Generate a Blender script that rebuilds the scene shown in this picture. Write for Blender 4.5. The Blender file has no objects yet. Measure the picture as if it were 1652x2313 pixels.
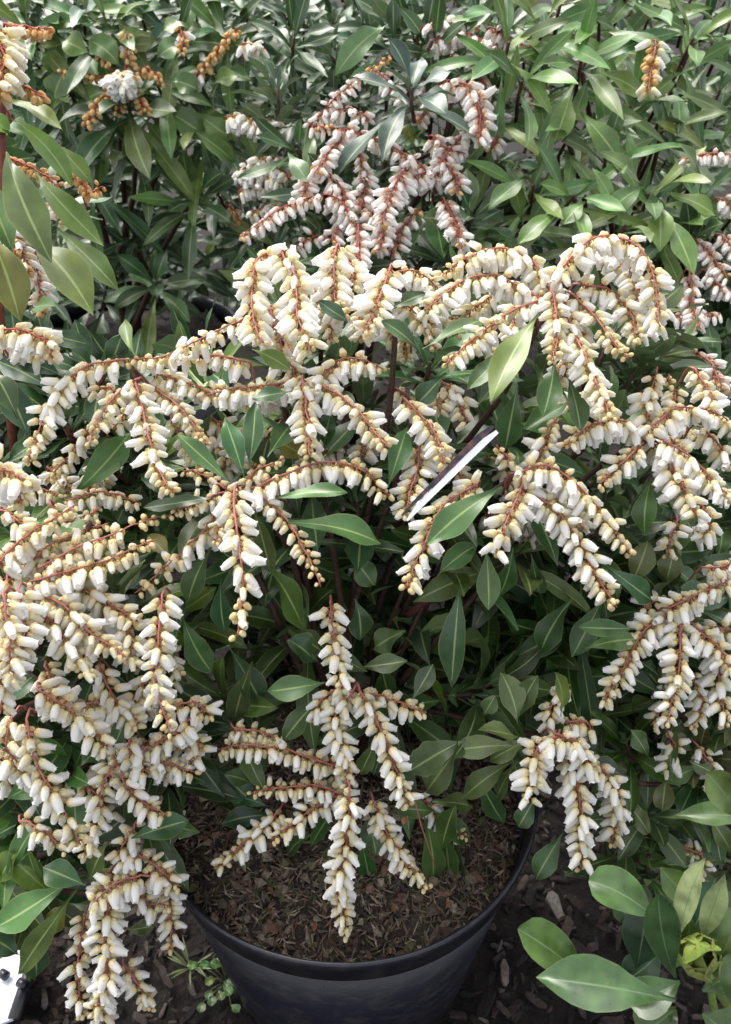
import bpy, math, random
import numpy as np
from mathutils import Vector, Matrix

random.seed(7)
rng = np.random.default_rng(7)
scene = bpy.context.scene
col = scene.collection

# ------------------------------------------------------------------ camera
CAM_H = 0.83
PITCH = math.radians(36.0)
FPX = 1833.0                       # focal length in pixels of the 1652 x 2313 photograph
W0, H0 = 1652.0, 2313.0
cam_data = bpy.data.cameras.new('camera')
cam = bpy.data.objects.new('camera', cam_data)
col.objects.link(cam)
cam.location = (0, 0, CAM_H)
cam.rotation_euler = (math.pi / 2 - PITCH, 0, 0)
cam_data.sensor_fit = 'VERTICAL'
cam_data.sensor_height = 36.0
cam_data.lens = FPX / H0 * 36.0
cam_data.clip_start = 0.01
cam_data.clip_end = 200
cam_data.dof.use_dof = True
cam_data.dof.focus_distance = 0.56
cam_data.dof.aperture_fstop = 13.0
scene.camera = cam

# ------------------------------------------------------------------ sky, sun, exposure
world = bpy.data.worlds.new('World')
scene.world = world
world.use_nodes = True
wn = world.node_tree
bg = wn.nodes['Background']
sky = wn.nodes.new('ShaderNodeTexSky')
sky.sky_type = 'NISHITA'
sky.sun_disc = False
SUN_EL, SUN_AZ = math.radians(58), math.radians(-35)     # azimuth measured from +Y towards +X
sky.sun_elevation = SUN_EL
sky.sun_rotation = SUN_AZ
sky.air_density = 1.0
sky.dust_density = 4.0
hs = wn.nodes.new('ShaderNodeHueSaturation')
hs.inputs['Saturation'].default_value = 0.22              # an even, cloudy sky
wn.links.new(sky.outputs[0], hs.inputs['Color'])
wn.links.new(hs.outputs[0], bg.inputs[0])
bg.inputs[1].default_value = 0.15
sun_data = bpy.data.lights.new('sun', 'SUN')
sun_data.energy = 1.2
sun_data.angle = math.radians(30)
sun_data.color = (1.0, 0.95, 0.86)
sun = bpy.data.objects.new('sun', sun_data)
col.objects.link(sun)
sd = Vector((math.sin(SUN_AZ) * math.cos(SUN_EL), math.cos(SUN_AZ) * math.cos(SUN_EL), math.sin(SUN_EL)))
sun.rotation_euler = sd.to_track_quat('Z', 'Y').to_euler()
scene.view_settings.view_transform = 'Standard'
scene.view_settings.look = 'None'
scene.view_settings.gamma = 1.0
scene.view_settings.exposure = 1.55

# ------------------------------------------------------------------ pixel -> point
CP, SP = math.cos(PITCH), math.sin(PITCH)
CAM = np.array([0, 0, CAM_H])
AXIS = np.array([0, CP, -SP])
UPV = np.array([0, SP, CP])
def P(vx, vy, d):
    """photo position (in the 1624 wide view of it) at distance d along the camera axis"""
    px, py = vx * W0 / 1624.0, vy * W0 / 1624.0
    a, b = (px - W0 / 2) / FPX, (H0 / 2 - py) / FPX
    return CAM + d * (AXIS + np.array([a, 0, 0]) + b * UPV)
def on_level(vx, vy, z):
    """where the sight line through that photo position meets the level z"""
    r = P(vx, vy, 1.0) - CAM
    return CAM + r * ((z - CAM_H) / r[2])
def wpx(w, d):
    return w * W0 / 1624.0 * d / FPX
def nrm(v):
    return v / (np.linalg.norm(v) + 1e-12)
def tocam(p):
    return nrm(CAM - p)

# ------------------------------------------------------------------ materials
def new_mat(name):
    m = bpy.data.materials.new(name)
    m.use_nodes = True
    return m, m.node_tree, m.node_tree.nodes['Principled BSDF']
def N(nt, t, **kw):
    n = nt.nodes.new(t)
    for k, v in kw.items():
        setattr(n, k, v)
    return n

def leaf_material(name, rough=0.34, veins=1.0, blotch=(60, .72, 1.28), under=(0.16, 0.22, 0.11), midrib=(0.30, 0.38, 0.14), ribw=0.035):
    m, nt, b = new_mat(name)
    L = nt.links.new
    att = N(nt, 'ShaderNodeAttribute', attribute_name='tint')
    uv = N(nt, 'ShaderNodeUVMap', uv_map='UVMap')
    sep = N(nt, 'ShaderNodeSeparateXYZ')
    L(uv.outputs[0], sep.inputs[0])
    # distance from the midrib
    s = N(nt, 'ShaderNodeMath', operation='SUBTRACT'); s.inputs[1].default_value = 0.5
    L(sep.outputs[0], s.inputs[0])
    a = N(nt, 'ShaderNodeMath', operation='ABSOLUTE'); L(s.outputs[0], a.inputs[0])
    rib = N(nt, 'ShaderNodeMapRange', interpolation_type='SMOOTHSTEP')
    rib.inputs[1].default_value = ribw * 0.4; rib.inputs[2].default_value = ribw * 1.5
    rib.inputs[3].default_value = 1.0; rib.inputs[4].default_value = 0.0
    L(a.outputs[0], rib.inputs[0])
    # side veins
    vv = N(nt, 'ShaderNodeMath', operation='MULTIPLY_ADD')
    vv.inputs[1].default_value = -1.2
    L(a.outputs[0], vv.inputs[0]); L(sep.outputs[1], vv.inputs[2])
    geo0 = N(nt, 'ShaderNodeNewGeometry')
    nv = N(nt, 'ShaderNodeTexNoise'); nv.inputs['Scale'].default_value = 110
    L(geo0.outputs['Position'], nv.inputs['Vector'])
    nm = N(nt, 'ShaderNodeMath', operation='MULTIPLY_ADD'); nm.inputs[1].default_value = 0.10
    L(nv.outputs[0], nm.inputs[0]); L(vv.outputs[0], nm.inputs[2])
    sc = N(nt, 'ShaderNodeMath', operation='MULTIPLY'); sc.inputs[1].default_value = 82.0
    L(nm.outputs[0], sc.inputs[0])
    sn = N(nt, 'ShaderNodeMath', operation='SINE'); L(sc.outputs[0], sn.inputs[0])
    vein = N(nt, 'ShaderNodeMapRange'); vein.inputs[1].default_value = 0.75; vein.inputs[2].default_value = 1.0
    vein.inputs[3].default_value = 0.0; vein.inputs[4].default_value = 0.05 * veins
    L(sn.outputs[0], vein.inputs[0])
    # blotches
    geo = N(nt, 'ShaderNodeNewGeometry')
    tc = N(nt, 'ShaderNodeTexCoord')
    no = N(nt, 'ShaderNodeTexNoise'); no.inputs['Scale'].default_value = blotch[0]; no.inputs['Detail'].default_value = 4
    L(geo.outputs['Position'], no.inputs['Vector'])
    var = N(nt, 'ShaderNodeMapRange'); var.inputs[1].default_value = 0.3; var.inputs[2].default_value = 0.7
    var.inputs[3].default_value = blotch[1]; var.inputs[4].default_value = blotch[2]
    L(no.outputs[0], var.inputs[0])
    mul = N(nt, 'ShaderNodeMix', data_type='RGBA', blend_type='MULTIPLY'); mul.inputs[0].default_value = 1.0
    L(att.outputs['Color'], mul.inputs[6])
    comb = N(nt, 'ShaderNodeCombineColor')
    for i in range(3):
        L(var.outputs[0], comb.inputs[i])
    L(comb.outputs[0], mul.inputs[7])
    mv = N(nt, 'ShaderNodeMix', data_type='RGBA'); mv.inputs[7].default_value = (*midrib, 1)
    L(vein.outputs[0], mv.inputs[0]); L(mul.outputs[2], mv.inputs[6])
    mr = N(nt, 'ShaderNodeMix', data_type='RGBA'); mr.inputs[7].default_value = (*midrib, 1)
    rs = N(nt, 'ShaderNodeMath', operation='MULTIPLY'); rs.inputs[1].default_value = 0.75
    L(rib.outputs[0], rs.inputs[0]); L(rs.outputs[0], mr.inputs[0]); L(mv.outputs[2], mr.inputs[6])
    # thin pale margin
    ed = N(nt, 'ShaderNodeMapRange'); ed.inputs[1].default_value = 0.455; ed.inputs[2].default_value = 0.5
    ed.inputs[3].default_value = 0.0; ed.inputs[4].default_value = 0.45
    L(a.outputs[0], ed.inputs[0])
    me = N(nt, 'ShaderNodeMix', data_type='RGBA'); me.inputs[7].default_value = (midrib[0] * 0.8, midrib[1] * 0.7, midrib[2] * 0.6, 1)
    L(ed.outputs[0], me.inputs[0]); L(mr.outputs[2], me.inputs[6])
    # paler underside
    mu = N(nt, 'ShaderNodeMix', data_type='RGBA')
    un = N(nt, 'ShaderNodeMix', data_type='RGBA'); un.inputs[0].default_value = 0.55; un.inputs[7].default_value = (*under, 1)
    L(me.outputs[2], un.inputs[6])
    L(geo.outputs['Backfacing'], mu.inputs[0]); L(me.outputs[2], mu.inputs[6]); L(un.outputs[2], mu.inputs[7])
    sp = N(nt, 'ShaderNodeTexNoise'); sp.inputs['Scale'].default_value = 260; sp.inputs['Detail'].default_value = 3
    L(geo.outputs['Position'], sp.inputs['Vector'])
    sm = N(nt, 'ShaderNodeMapRange'); sm.inputs[1].default_value = 0.66; sm.inputs[2].default_value = 0.74
    sm.inputs[3].default_value = 0.0; sm.inputs[4].default_value = 0.45
    L(sp.outputs[0], sm.inputs[0])
    ms0 = N(nt, 'ShaderNodeMix', data_type='RGBA'); ms0.inputs[7].default_value = (0.14, 0.10, 0.045, 1)
    L(sm.outputs[0], ms0.inputs[0]); L(mu.outputs[2], ms0.inputs[6])
    mu = ms0
    L(mu.outputs[2], b.inputs['Base Color'])
    ro = N(nt, 'ShaderNodeMapRange'); ro.inputs[3].default_value = rough - 0.06; ro.inputs[4].default_value = rough + 0.12
    L(no.outputs[0], ro.inputs[0]); L(ro.outputs[0], b.inputs['Roughness'])
    b.inputs['Specular IOR Level'].default_value = 0.5
    bp = N(nt, 'ShaderNodeBump'); bp.inputs['Strength'].default_value = 0.05 + 0.05 * veins; bp.inputs['Distance'].default_value = 0.0004
    sv = N(nt, 'ShaderNodeMath', operation='MULTIPLY_ADD'); sv.inputs[1].default_value = 0.4 * veins
    L(sn.outputs[0], sv.inputs[0]); L(no.outputs[0], sv.inputs[2])
    h = N(nt, 'ShaderNodeMath', operation='SUBTRACT'); L(sv.outputs[0], h.inputs[0]); L(rib.outputs[0], h.inputs[1])
    L(h.outputs[0], bp.inputs['Height']); L(bp.outputs[0], b.inputs['Normal'])
    tr = N(nt, 'ShaderNodeBsdfTranslucent'); L(mu.outputs[2], tr.inputs[0])
    ms = N(nt, 'ShaderNodeMixShader'); ms.inputs[0].default_value = 0.12
    L(b.outputs[0], ms.inputs[1]); L(tr.outputs[0], ms.inputs[2])
    L(ms.outputs[0], nt.nodes['Material Output'].inputs[0])
    return m

def tint_material(name, rough, spec=0.4, trans=0.0, noise=0.0, nscale=80, bump=0.0):
    m, nt, b = new_mat(name)
    L = nt.links.new
    att = N(nt, 'ShaderNodeAttribute', attribute_name='tint')
    out = att.outputs['Color']
    geo = N(nt, 'ShaderNodeNewGeometry')
    no = N(nt, 'ShaderNodeTexNoise'); no.inputs['Scale'].default_value = nscale; no.inputs['Detail'].default_value = 5
    L(geo.outputs['Position'], no.inputs['Vector'])
    if noise:
        var = N(nt, 'ShaderNodeMapRange'); var.inputs[1].default_value = 0.25; var.inputs[2].default_value = 0.75
        var.inputs[3].default_value = 1 - noise; var.inputs[4].default_value = 1 + noise
        L(no.outputs[0], var.inputs[0])
        mul = N(nt, 'ShaderNodeVectorMath', operation='SCALE')
        L(out, mul.inputs[0]); L(var.outputs[0], mul.inputs['Scale'])
        out = mul.outputs[0]
    L(out, b.inputs['Base Color'])
    b.inputs['Roughness'].default_value = rough
    b.inputs['Specular IOR Level'].default_value = spec
    if bump:
        bp = N(nt, 'ShaderNodeBump'); bp.inputs['Strength'].default_value = bump; bp.inputs['Distance'].default_value = 0.002
        L(no.outputs[0], bp.inputs['Height']); L(bp.outputs[0], b.inputs['Normal'])
    if trans:
        tr = N(nt, 'ShaderNodeBsdfTranslucent'); L(out, tr.inputs[0])
        ms = N(nt, 'ShaderNodeMixShader'); ms.inputs[0].default_value = trans
        L(b.outputs[0], ms.inputs[1]); L(tr.outputs[0], ms.inputs[2])
        L(ms.outputs[0], nt.nodes['Material Output'].inputs[0])
    return m

M_LEAF = leaf_material('glossy_leaf')
M_BROAD = leaf_material('broad_leaf', rough=0.27, veins=0.2, blotch=(70, .45, 1.2), under=(0.42, 0.48, 0.26), midrib=(0.13, 0.20, 0.09), ribw=0.02)
M_FLOWER = tint_material('flower', 0.55, 0.25, trans=0.42)
M_STEM = tint_material('stem_bark', 0.6, 0.3, noise=0.35, nscale=220, bump=0.4)
M_CHIP = tint_material('wood_chip', 0.85, 0.2, noise=0.4, nscale=300, bump=0.5)

def soil_material(name, c0, c1, c2, scale):
    m, nt, b = new_mat(name)
    L = nt.links.new
    geo = N(nt, 'ShaderNodeNewGeometry')
    n1 = N(nt, 'ShaderNodeTexNoise'); n1.inputs['Scale'].default_value = scale; n1.inputs['Detail'].default_value = 8
    n1.inputs['Roughness'].default_value = 0.7
    L(geo.outputs['Position'], n1.inputs['Vector'])
    cr = N(nt, 'ShaderNodeValToRGB')
    cr.color_ramp.elements[0].position = 0.3; cr.color_ramp.elements[0].color = (*c0, 1)
    cr.color_ramp.elements[1].position = 0.75; cr.color_ramp.elements[1].color = (*c2, 1)
    e = cr.color_ramp.elements.new(0.52); e.color = (*c1, 1)
    L(n1.outputs[0], cr.inputs[0]); L(cr.outputs[0], b.inputs['Base Color'])
    n2 = N(nt, 'ShaderNodeTexNoise'); n2.inputs['Scale'].default_value = scale * 4; n2.inputs['Detail'].default_value = 6
    L(geo.outputs['Position'], n2.inputs['Vector'])
    bp = N(nt, 'ShaderNodeBump'); bp.inputs['Strength'].default_value = 0.9; bp.inputs['Distance'].default_value = 0.006
    L(n2.outputs[0], bp.inputs['Height']); L(bp.outputs[0], b.inputs['Normal'])
    b.inputs['Roughness'].default_value = 0.9
    b.inputs['Specular IOR Level'].default_value = 0.2
    return m
M_SOIL = soil_material('ground_soil', (0.006, 0.005, 0.005), (0.015, 0.012, 0.011), (0.034, 0.028, 0.024), 40)
M_COMPOST = soil_material('potting_compost', (0.020, 0.016, 0.013), (0.055, 0.042, 0.033), (0.12, 0.095, 0.072), 60)

def plastic_material(name, c, rough, dust=0.0):
    m, nt, b = new_mat(name)
    L = nt.links.new
    geo = N(nt, 'ShaderNodeNewGeometry')
    n1 = N(nt, 'ShaderNodeTexNoise'); n1.inputs['Scale'].default_value = 45; n1.inputs['Detail'].default_value = 7
    n1.inputs['Roughness'].default_value = 0.75
    L(geo.outputs['Position'], n1.inputs['Vector'])
    mr = N(nt, 'ShaderNodeMapRange'); mr.inputs[1].default_value = 0.48; mr.inputs[2].default_value = 0.78
    mr.inputs[3].default_value = 0; mr.inputs[4].default_value = dust
    L(n1.outputs[0], mr.inputs[0])
    mx = N(nt, 'ShaderNodeMix', data_type='RGBA'); mx.inputs[6].default_value = (*c, 1); mx.inputs[7].default_value = (0.12, 0.10, 0.08, 1)
    L(mr.outputs[0], mx.inputs[0]); L(mx.outputs[2], b.inputs['Base Color'])
    rr = N(nt, 'ShaderNodeMapRange'); rr.inputs[3].default_value = rough - 0.08; rr.inputs[4].default_value = rough + 0.2
    L(n1.outputs[0], rr.inputs[0]); L(rr.outputs[0], b.inputs['Roughness'])
    return m
M_POT = plastic_material('black_plastic', (0.010, 0.011, 0.018), 0.30, 0.30)
M_WHITE = plastic_material('white_plastic', (0.72, 0.74, 0.86), 0.4, 0.05)

# ------------------------------------------------------------------ mesh helpers
def mesh_from(name, verts, faces, mat, tint=None, uv=None, smooth=True):
    """verts Nx3, faces list of tuples, tint per vertex Nx3, uv per vertex Nx2"""
    me = bpy.data.meshes.new(name)
    verts = np.asarray(verts, np.float32)
    fl = np.fromiter((len(f) for f in faces), np.int32)
    lv = np.fromiter((i for f in faces for i in f), np.int32)
    fill_mesh(me, verts, lv, fl, mat, tint, uv, smooth)
    return me
def fill_mesh(me, verts, lv, fl, mat, tint, uv, smooth=True):
    me.vertices.add(len(verts)); me.vertices.foreach_set('co', np.asarray(verts, np.float32).ravel())
    me.loops.add(len(lv)); me.loops.foreach_set('vertex_index', lv.astype(np.int32))
    me.polygons.add(len(fl))
    st = np.zeros(len(fl), np.int32); st[1:] = np.cumsum(fl)[:-1]
    me.polygons.foreach_set('loop_start', st)
    me.polygons.foreach_set('use_smooth', np.full(len(fl), smooth, bool))
    if tint is not None:
        at = me.attributes.new('tint', 'FLOAT_COLOR', 'POINT')
        c = np.ones((len(verts), 4), np.float32); c[:, :3] = tint
        at.data.foreach_set('color', c.ravel())
    if uv is not None:
        ul = me.uv_layers.new(name='UVMap')
        ul.data.foreach_set('uv', np.asarray(uv, np.float32)[lv].ravel())
    me.materials.append(mat)
    me.update(calc_edges=True)
def obj(name, me, parent=None, loc=(0, 0, 0), label=None, cat=None, group=None, kind=None):
    o = bpy.data.objects.new(name, me)
    col.objects.link(o)
    o.location = loc
    if parent is not None:
        o.parent = parent
    if label: o['label'] = label
    if cat: o['category'] = cat
    if group: o['group'] = group
    if kind: o['kind'] = kind
    return o

class Soup:
    """collects many small meshes that become one object"""
    def __init__(s): s.v = []; s.l = []; s.f = []; s.t = []; s.u = []; s.n = 0
    def add(s, v, lv, fl, t, u=None):
        s.v.append(v); s.l.append(lv + s.n); s.f.append(fl)
        s.t.append(np.broadcast_to(t, (len(v), 3))); s.n += len(v)
        s.u.append(u if u is not None else np.zeros((len(v), 2)))
    def mesh(s, name, mat, smooth=True, uv=False, off=(0, 0, 0)):
        me = bpy.data.meshes.new(name)
        fill_mesh(me, np.concatenate(s.v) - np.asarray(off), np.concatenate(s.l), np.concatenate(s.f), mat,
                  np.concatenate(s.t), np.concatenate(s.u) if uv else None, smooth)
        return me

def catmull(pts, n):
    pts = np.asarray(pts, float)
    if len(pts) == 2:
        t = np.linspace(0, 1, n)[:, None]
        return pts[0] * (1 - t) + pts[1] * t
    p = np.vstack([2 * pts[0] - pts[1], pts, 2 * pts[-1] - pts[-2]])
    seg = np.linalg.norm(np.diff(pts, axis=0), axis=1)
    cum = np.r_[0, np.cumsum(seg)]
    out = []
    for s in np.linspace(0, cum[-1] * 0.99999, n):
        i = min(np.searchsorted(cum, s, side='right') - 1, len(seg) - 1)
        t = (s - cum[i]) / seg[i]
        a, b, c, d = p[i:i + 4]
        out.append(0.5 * ((2 * b) + (c - a) * t + (2 * a - 5 * b + 4 * c - d) * t * t + (3 * b - a - 3 * c + d) * t ** 3))
    return np.array(out)
def tube(path, r0, r1, k=6, power=1.0):
    path = np.asarray(path, float); n = len(path)
    tan = np.gradient(path, axis=0); tan /= np.linalg.norm(tan, axis=1)[:, None] + 1e-12
    ref = np.array([0.31, 0.17, 0.94]); V = []
    for i in range(n):
        a = np.cross(tan[i], ref)
        if np.linalg.norm(a) < 0.1: a = np.cross(tan[i], [1, 0, 0])
        a = nrm(a); b = np.cross(tan[i], a)
        r = r0 + (r1 - r0) * (i / (n - 1)) ** power
        for j in range(k):
            th = 2 * math.pi * j / k
            V.append(path[i] + r * (math.cos(th) * a + math.sin(th) * b))
    lv = []; fl = []
    for i in range(n - 1):
        for j in range(k):
            j2 = (j + 1) % k
            lv += [i * k + j, i * k + j2, (i + 1) * k + j2, (i + 1) * k + j]; fl.append(4)
    lv += [(n - 1) * k + j for j in range(k)]; fl.append(k)
    lv += [k - 1 - j for j in range(k)]; fl.append(k)
    return np.array(V), np.array(lv), np.array(fl)

# ------------------------------------------------------------------ leaves
NA, NC = 13, 5
T_ = np.linspace(0, 1, NA)
U_ = np.linspace(-1, 1, NC)
LEAF_LV = []
for i in range(NA - 1):
    for j in range(NC - 1):
        LEAF_LV += [i * NC + j, i * NC + j + 1, (i + 1) * NC + j + 1, (i + 1) * NC + j]
LEAF_LV = np.array(LEAF_LV); LEAF_FL = np.full((NA - 1) * (NC - 1), 4)
LEAF_UV = np.array([[0.5 + 0.5 * u, t] for t in T_ for u in U_])
_x11 = np.linspace(0, 1, 11)
PROF_LANCE = np.interp(T_, _x11, [0.06, 0.10, 0.27, 0.50, 0.71, 0.88, 0.97, 0.93, 0.73, 0.39, 0.02])
PROF_ROUND = np.array([0.06, 0.16, 0.32, 0.49, 0.64, 0.78, 0.89, 0.97, 1.0, 0.97, 0.87, 0.66, 0.10])
def leaf_verts(B, T, Nh, half_w, bend=0.15, fold=0.25, wave=0.11, prof=PROF_LANCE, twist=0.0):
    B = np.asarray(B, float); T = np.asarray(T, float)
    ax = T - B; L = np.linalg.norm(ax); ax = ax / L
    n0 = nrm(Nh - np.dot(Nh, ax) * ax)
    s0 = np.cross(ax, n0)
    M = (B + T) / 2 + n0 * bend * L * 1.0 + s0 * random.uniform(-0.07, 0.07) * L
    t = T_[:, None]
    C = (1 - t) ** 2 * B + 2 * t * (1 - t) * M + t * t * T
    tg = 2 * (1 - t) * (M - B) + 2 * t * (T - M); tg /= np.linalg.norm(tg, axis=1)[:, None]
    n = n0[None] - (tg @ n0)[:, None] * tg; n /= np.linalg.norm(n, axis=1)[:, None]
    s = np.cross(tg, n)
    if twist:
        an = twist * (T_ - 0.3)
        c, q = np.cos(an)[:, None], np.sin(an)[:, None]
        n, s = n * c + s * q, s * c - n * q
    w = prof * half_w * (1 + rng.normal(0, .035 if prof is PROF_LANCE else .008, NA))
    ph = random.uniform(0, 6.28); fr = random.uniform(7, 12)
    V = []
    for j, u in enumerate(U_):
        wob = wave * half_w * np.sin(fr * T_ + ph + (1.7 if u > 0 else 0)) * abs(u) * 1.6
        off = fold * abs(u) ** 1.3 * w + wob
        V.append(C + s * (u * w)[:, None] + n * off[:, None])
    return np.stack(V, 1).reshape(-1, 3)

# ------------------------------------------------------------------ flower bells (hang along -Z, attached at the origin, about one unit long)
def make_bell(length, width, ped, calyx, top, body, lip, lobes, open_lip, sep_l=0.30, k=7, seed=0):
    r = random.Random(seed)
    V = []; C = []; F = []
    def ring(z, rad, c, alt=0.0, altz=0.0):
        st = len(V)
        for j in range(k):
            a = 2 * math.pi * j / k
            m = alt if j % 2 else 0
            V.append((rad * (1 + m) * math.cos(a), rad * (1 + m) * math.sin(a), z + (altz if j % 2 else 0)))
            C.append(c)
        return st
    def join(a, b):
        for j in range(k):
            j2 = (j + 1) % k
            F.append((a + j, b + j, b + j2, a + j2))
    # pedicel
    pc = (0.34, 0.10, 0.05)
    b0 = len(V)
    for z, rd in ((0.0, 0.05), (-ped, 0.065)):
        for j in range(4):
            a = 2 * math.pi * j / 4
            V.append((rd * math.cos(a), rd * math.sin(a), z)); C.append(pc if z == 0 else (0.42, 0.17, 0.06))
    for j in range(4):
        j2 = (j + 1) % 4
        F.append((b0 + j, b0 + 4 + j, b0 + 4 + j2, b0 + j2))
    mix = lambda a, b, t: tuple(a[i] * (1 - t) + b[i] * t for i in range(3))
    prof = [(0.0, 0.16, top), (0.06, 0.70, top), (0.22, 0.97, mix(top, body, 0.4)), (0.45, 1.0, mix(top, body, 0.95)),
            (0.70, 0.93, body), (0.88, 0.72, lip)]
    rings = []
    for z, q, c in prof:
        rings.append(ring(-ped - z * length, q * width / 2, c))
    if lobes:
        rings.append(ring(-ped - 0.94 * length, 0.64 * width / 2, lip))
        rings.append(ring(-ped - 1.0 * length, open_lip * width / 2, lip, alt=-0.16, altz=0.05 * length))
    else:
        rings.append(ring(-ped - 1.0 * length, 0.22 * width / 2, lip))
    for a, b in zip(rings, rings[1:]):
        join(a, b)
    if not lobes:
        F.append(tuple(rings[-1] + j for j in range(k)))
    # sepals
    for j in range(5):
        a = 2 * math.pi * j / 5 + r.uniform(-.2, .2)
        da = 0.50
        w2 = width / 2
        st = len(V)
        for aa, z, q in ((a - da, 0.02, 0.55), (a + da, 0.02, 0.55), (a + da * .8, sep_l * .55, 1.02), (a - da * .8, sep_l * .55, 1.02), (a, sep_l, 1.13)):
            V.append((q * w2 * math.cos(aa), q * w2 * math.sin(aa), -ped - z * length))
        C.extend([calyx[0], calyx[0], calyx[1], calyx[1], calyx[1]])
        F.append((st, st + 3, st + 2, st + 1)); F.append((st + 3, st + 4, st + 2))
    fl = np.array([len(f) for f in F]); lv = np.array([i for f in F for i in f])
    return np.array(V, float), lv, fl, np.array(C, float)
WHT = (0.88, 0.87, 0.84); CRM = (0.88, 0.80, 0.54); YEL = (0.72, 0.52, 0.20); ORG = (0.60, 0.30, 0.09)
CAL_O = [((0.54, 0.28, 0.12), (0.83, 0.72, 0.42)), ((0.60, 0.38, 0.15), (0.84, 0.76, 0.47)), ((0.62, 0.48, 0.20), (0.80, 0.79, 0.50))]
BELLS = {'open': [], 'young': [], 'bud': [], 'pink': [], 'orange': []}
for q in range(3):
    BELLS['open'].append(make_bell(1.15 + .07 * q, 0.62 - .03 * q, 0.30, CAL_O[q], CRM, WHT, (0.88, 0.87, 0.85), True, 0.82, seed=q))
    BELLS['young'].append(make_bell(0.92 + .06 * q, 0.55 - .02 * q, 0.28, CAL_O[q], (0.78, 0.66, 0.36), (0.80, 0.75, 0.58), (0.84, 0.82, 0.78), True, 0.70, seed=5 + q))
    BELLS['bud'].append(make_bell(0.52 + .05 * q, 0.44, 0.18, ((0.50, 0.26, 0.10), (0.78, 0.62, 0.32)), (0.78, 0.64, 0.34), (0.82, 0.72, 0.44), (0.82, 0.75, 0.50), False, 0, sep_l=.5, seed=9 + q))
    BELLS['pink'].append(make_bell(1.12 + .06 * q, 0.57, 0.34, ((0.36, 0.10, 0.06), (0.66, 0.42, 0.28)), (0.82, 0.70, 0.58), (0.86, 0.84, 0.82), (0.88, 0.86, 0.85), True, 0.8, seed=13 + q))
    BELLS['orange'].append(make_bell(0.60 + .05 * q, 0.46, 0.25, ((0.42, 0.12, 0.07), (0.70, 0.42, 0.17)), (0.68, 0.40, 0.15), (0.74, 0.52, 0.23), (0.76, 0.60, 0.32), False, 0, sep_l=.5, seed=17 + q))
BELL_ME = {}
for kx, lst in BELLS.items():
    for q, (v, lv, fl, c) in enumerate(lst):
        me = bpy.data.meshes.new('flower_bell'); fill_mesh(me, v, lv, fl, M_FLOWER, c, None); BELL_ME[kx, q] = me

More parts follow.
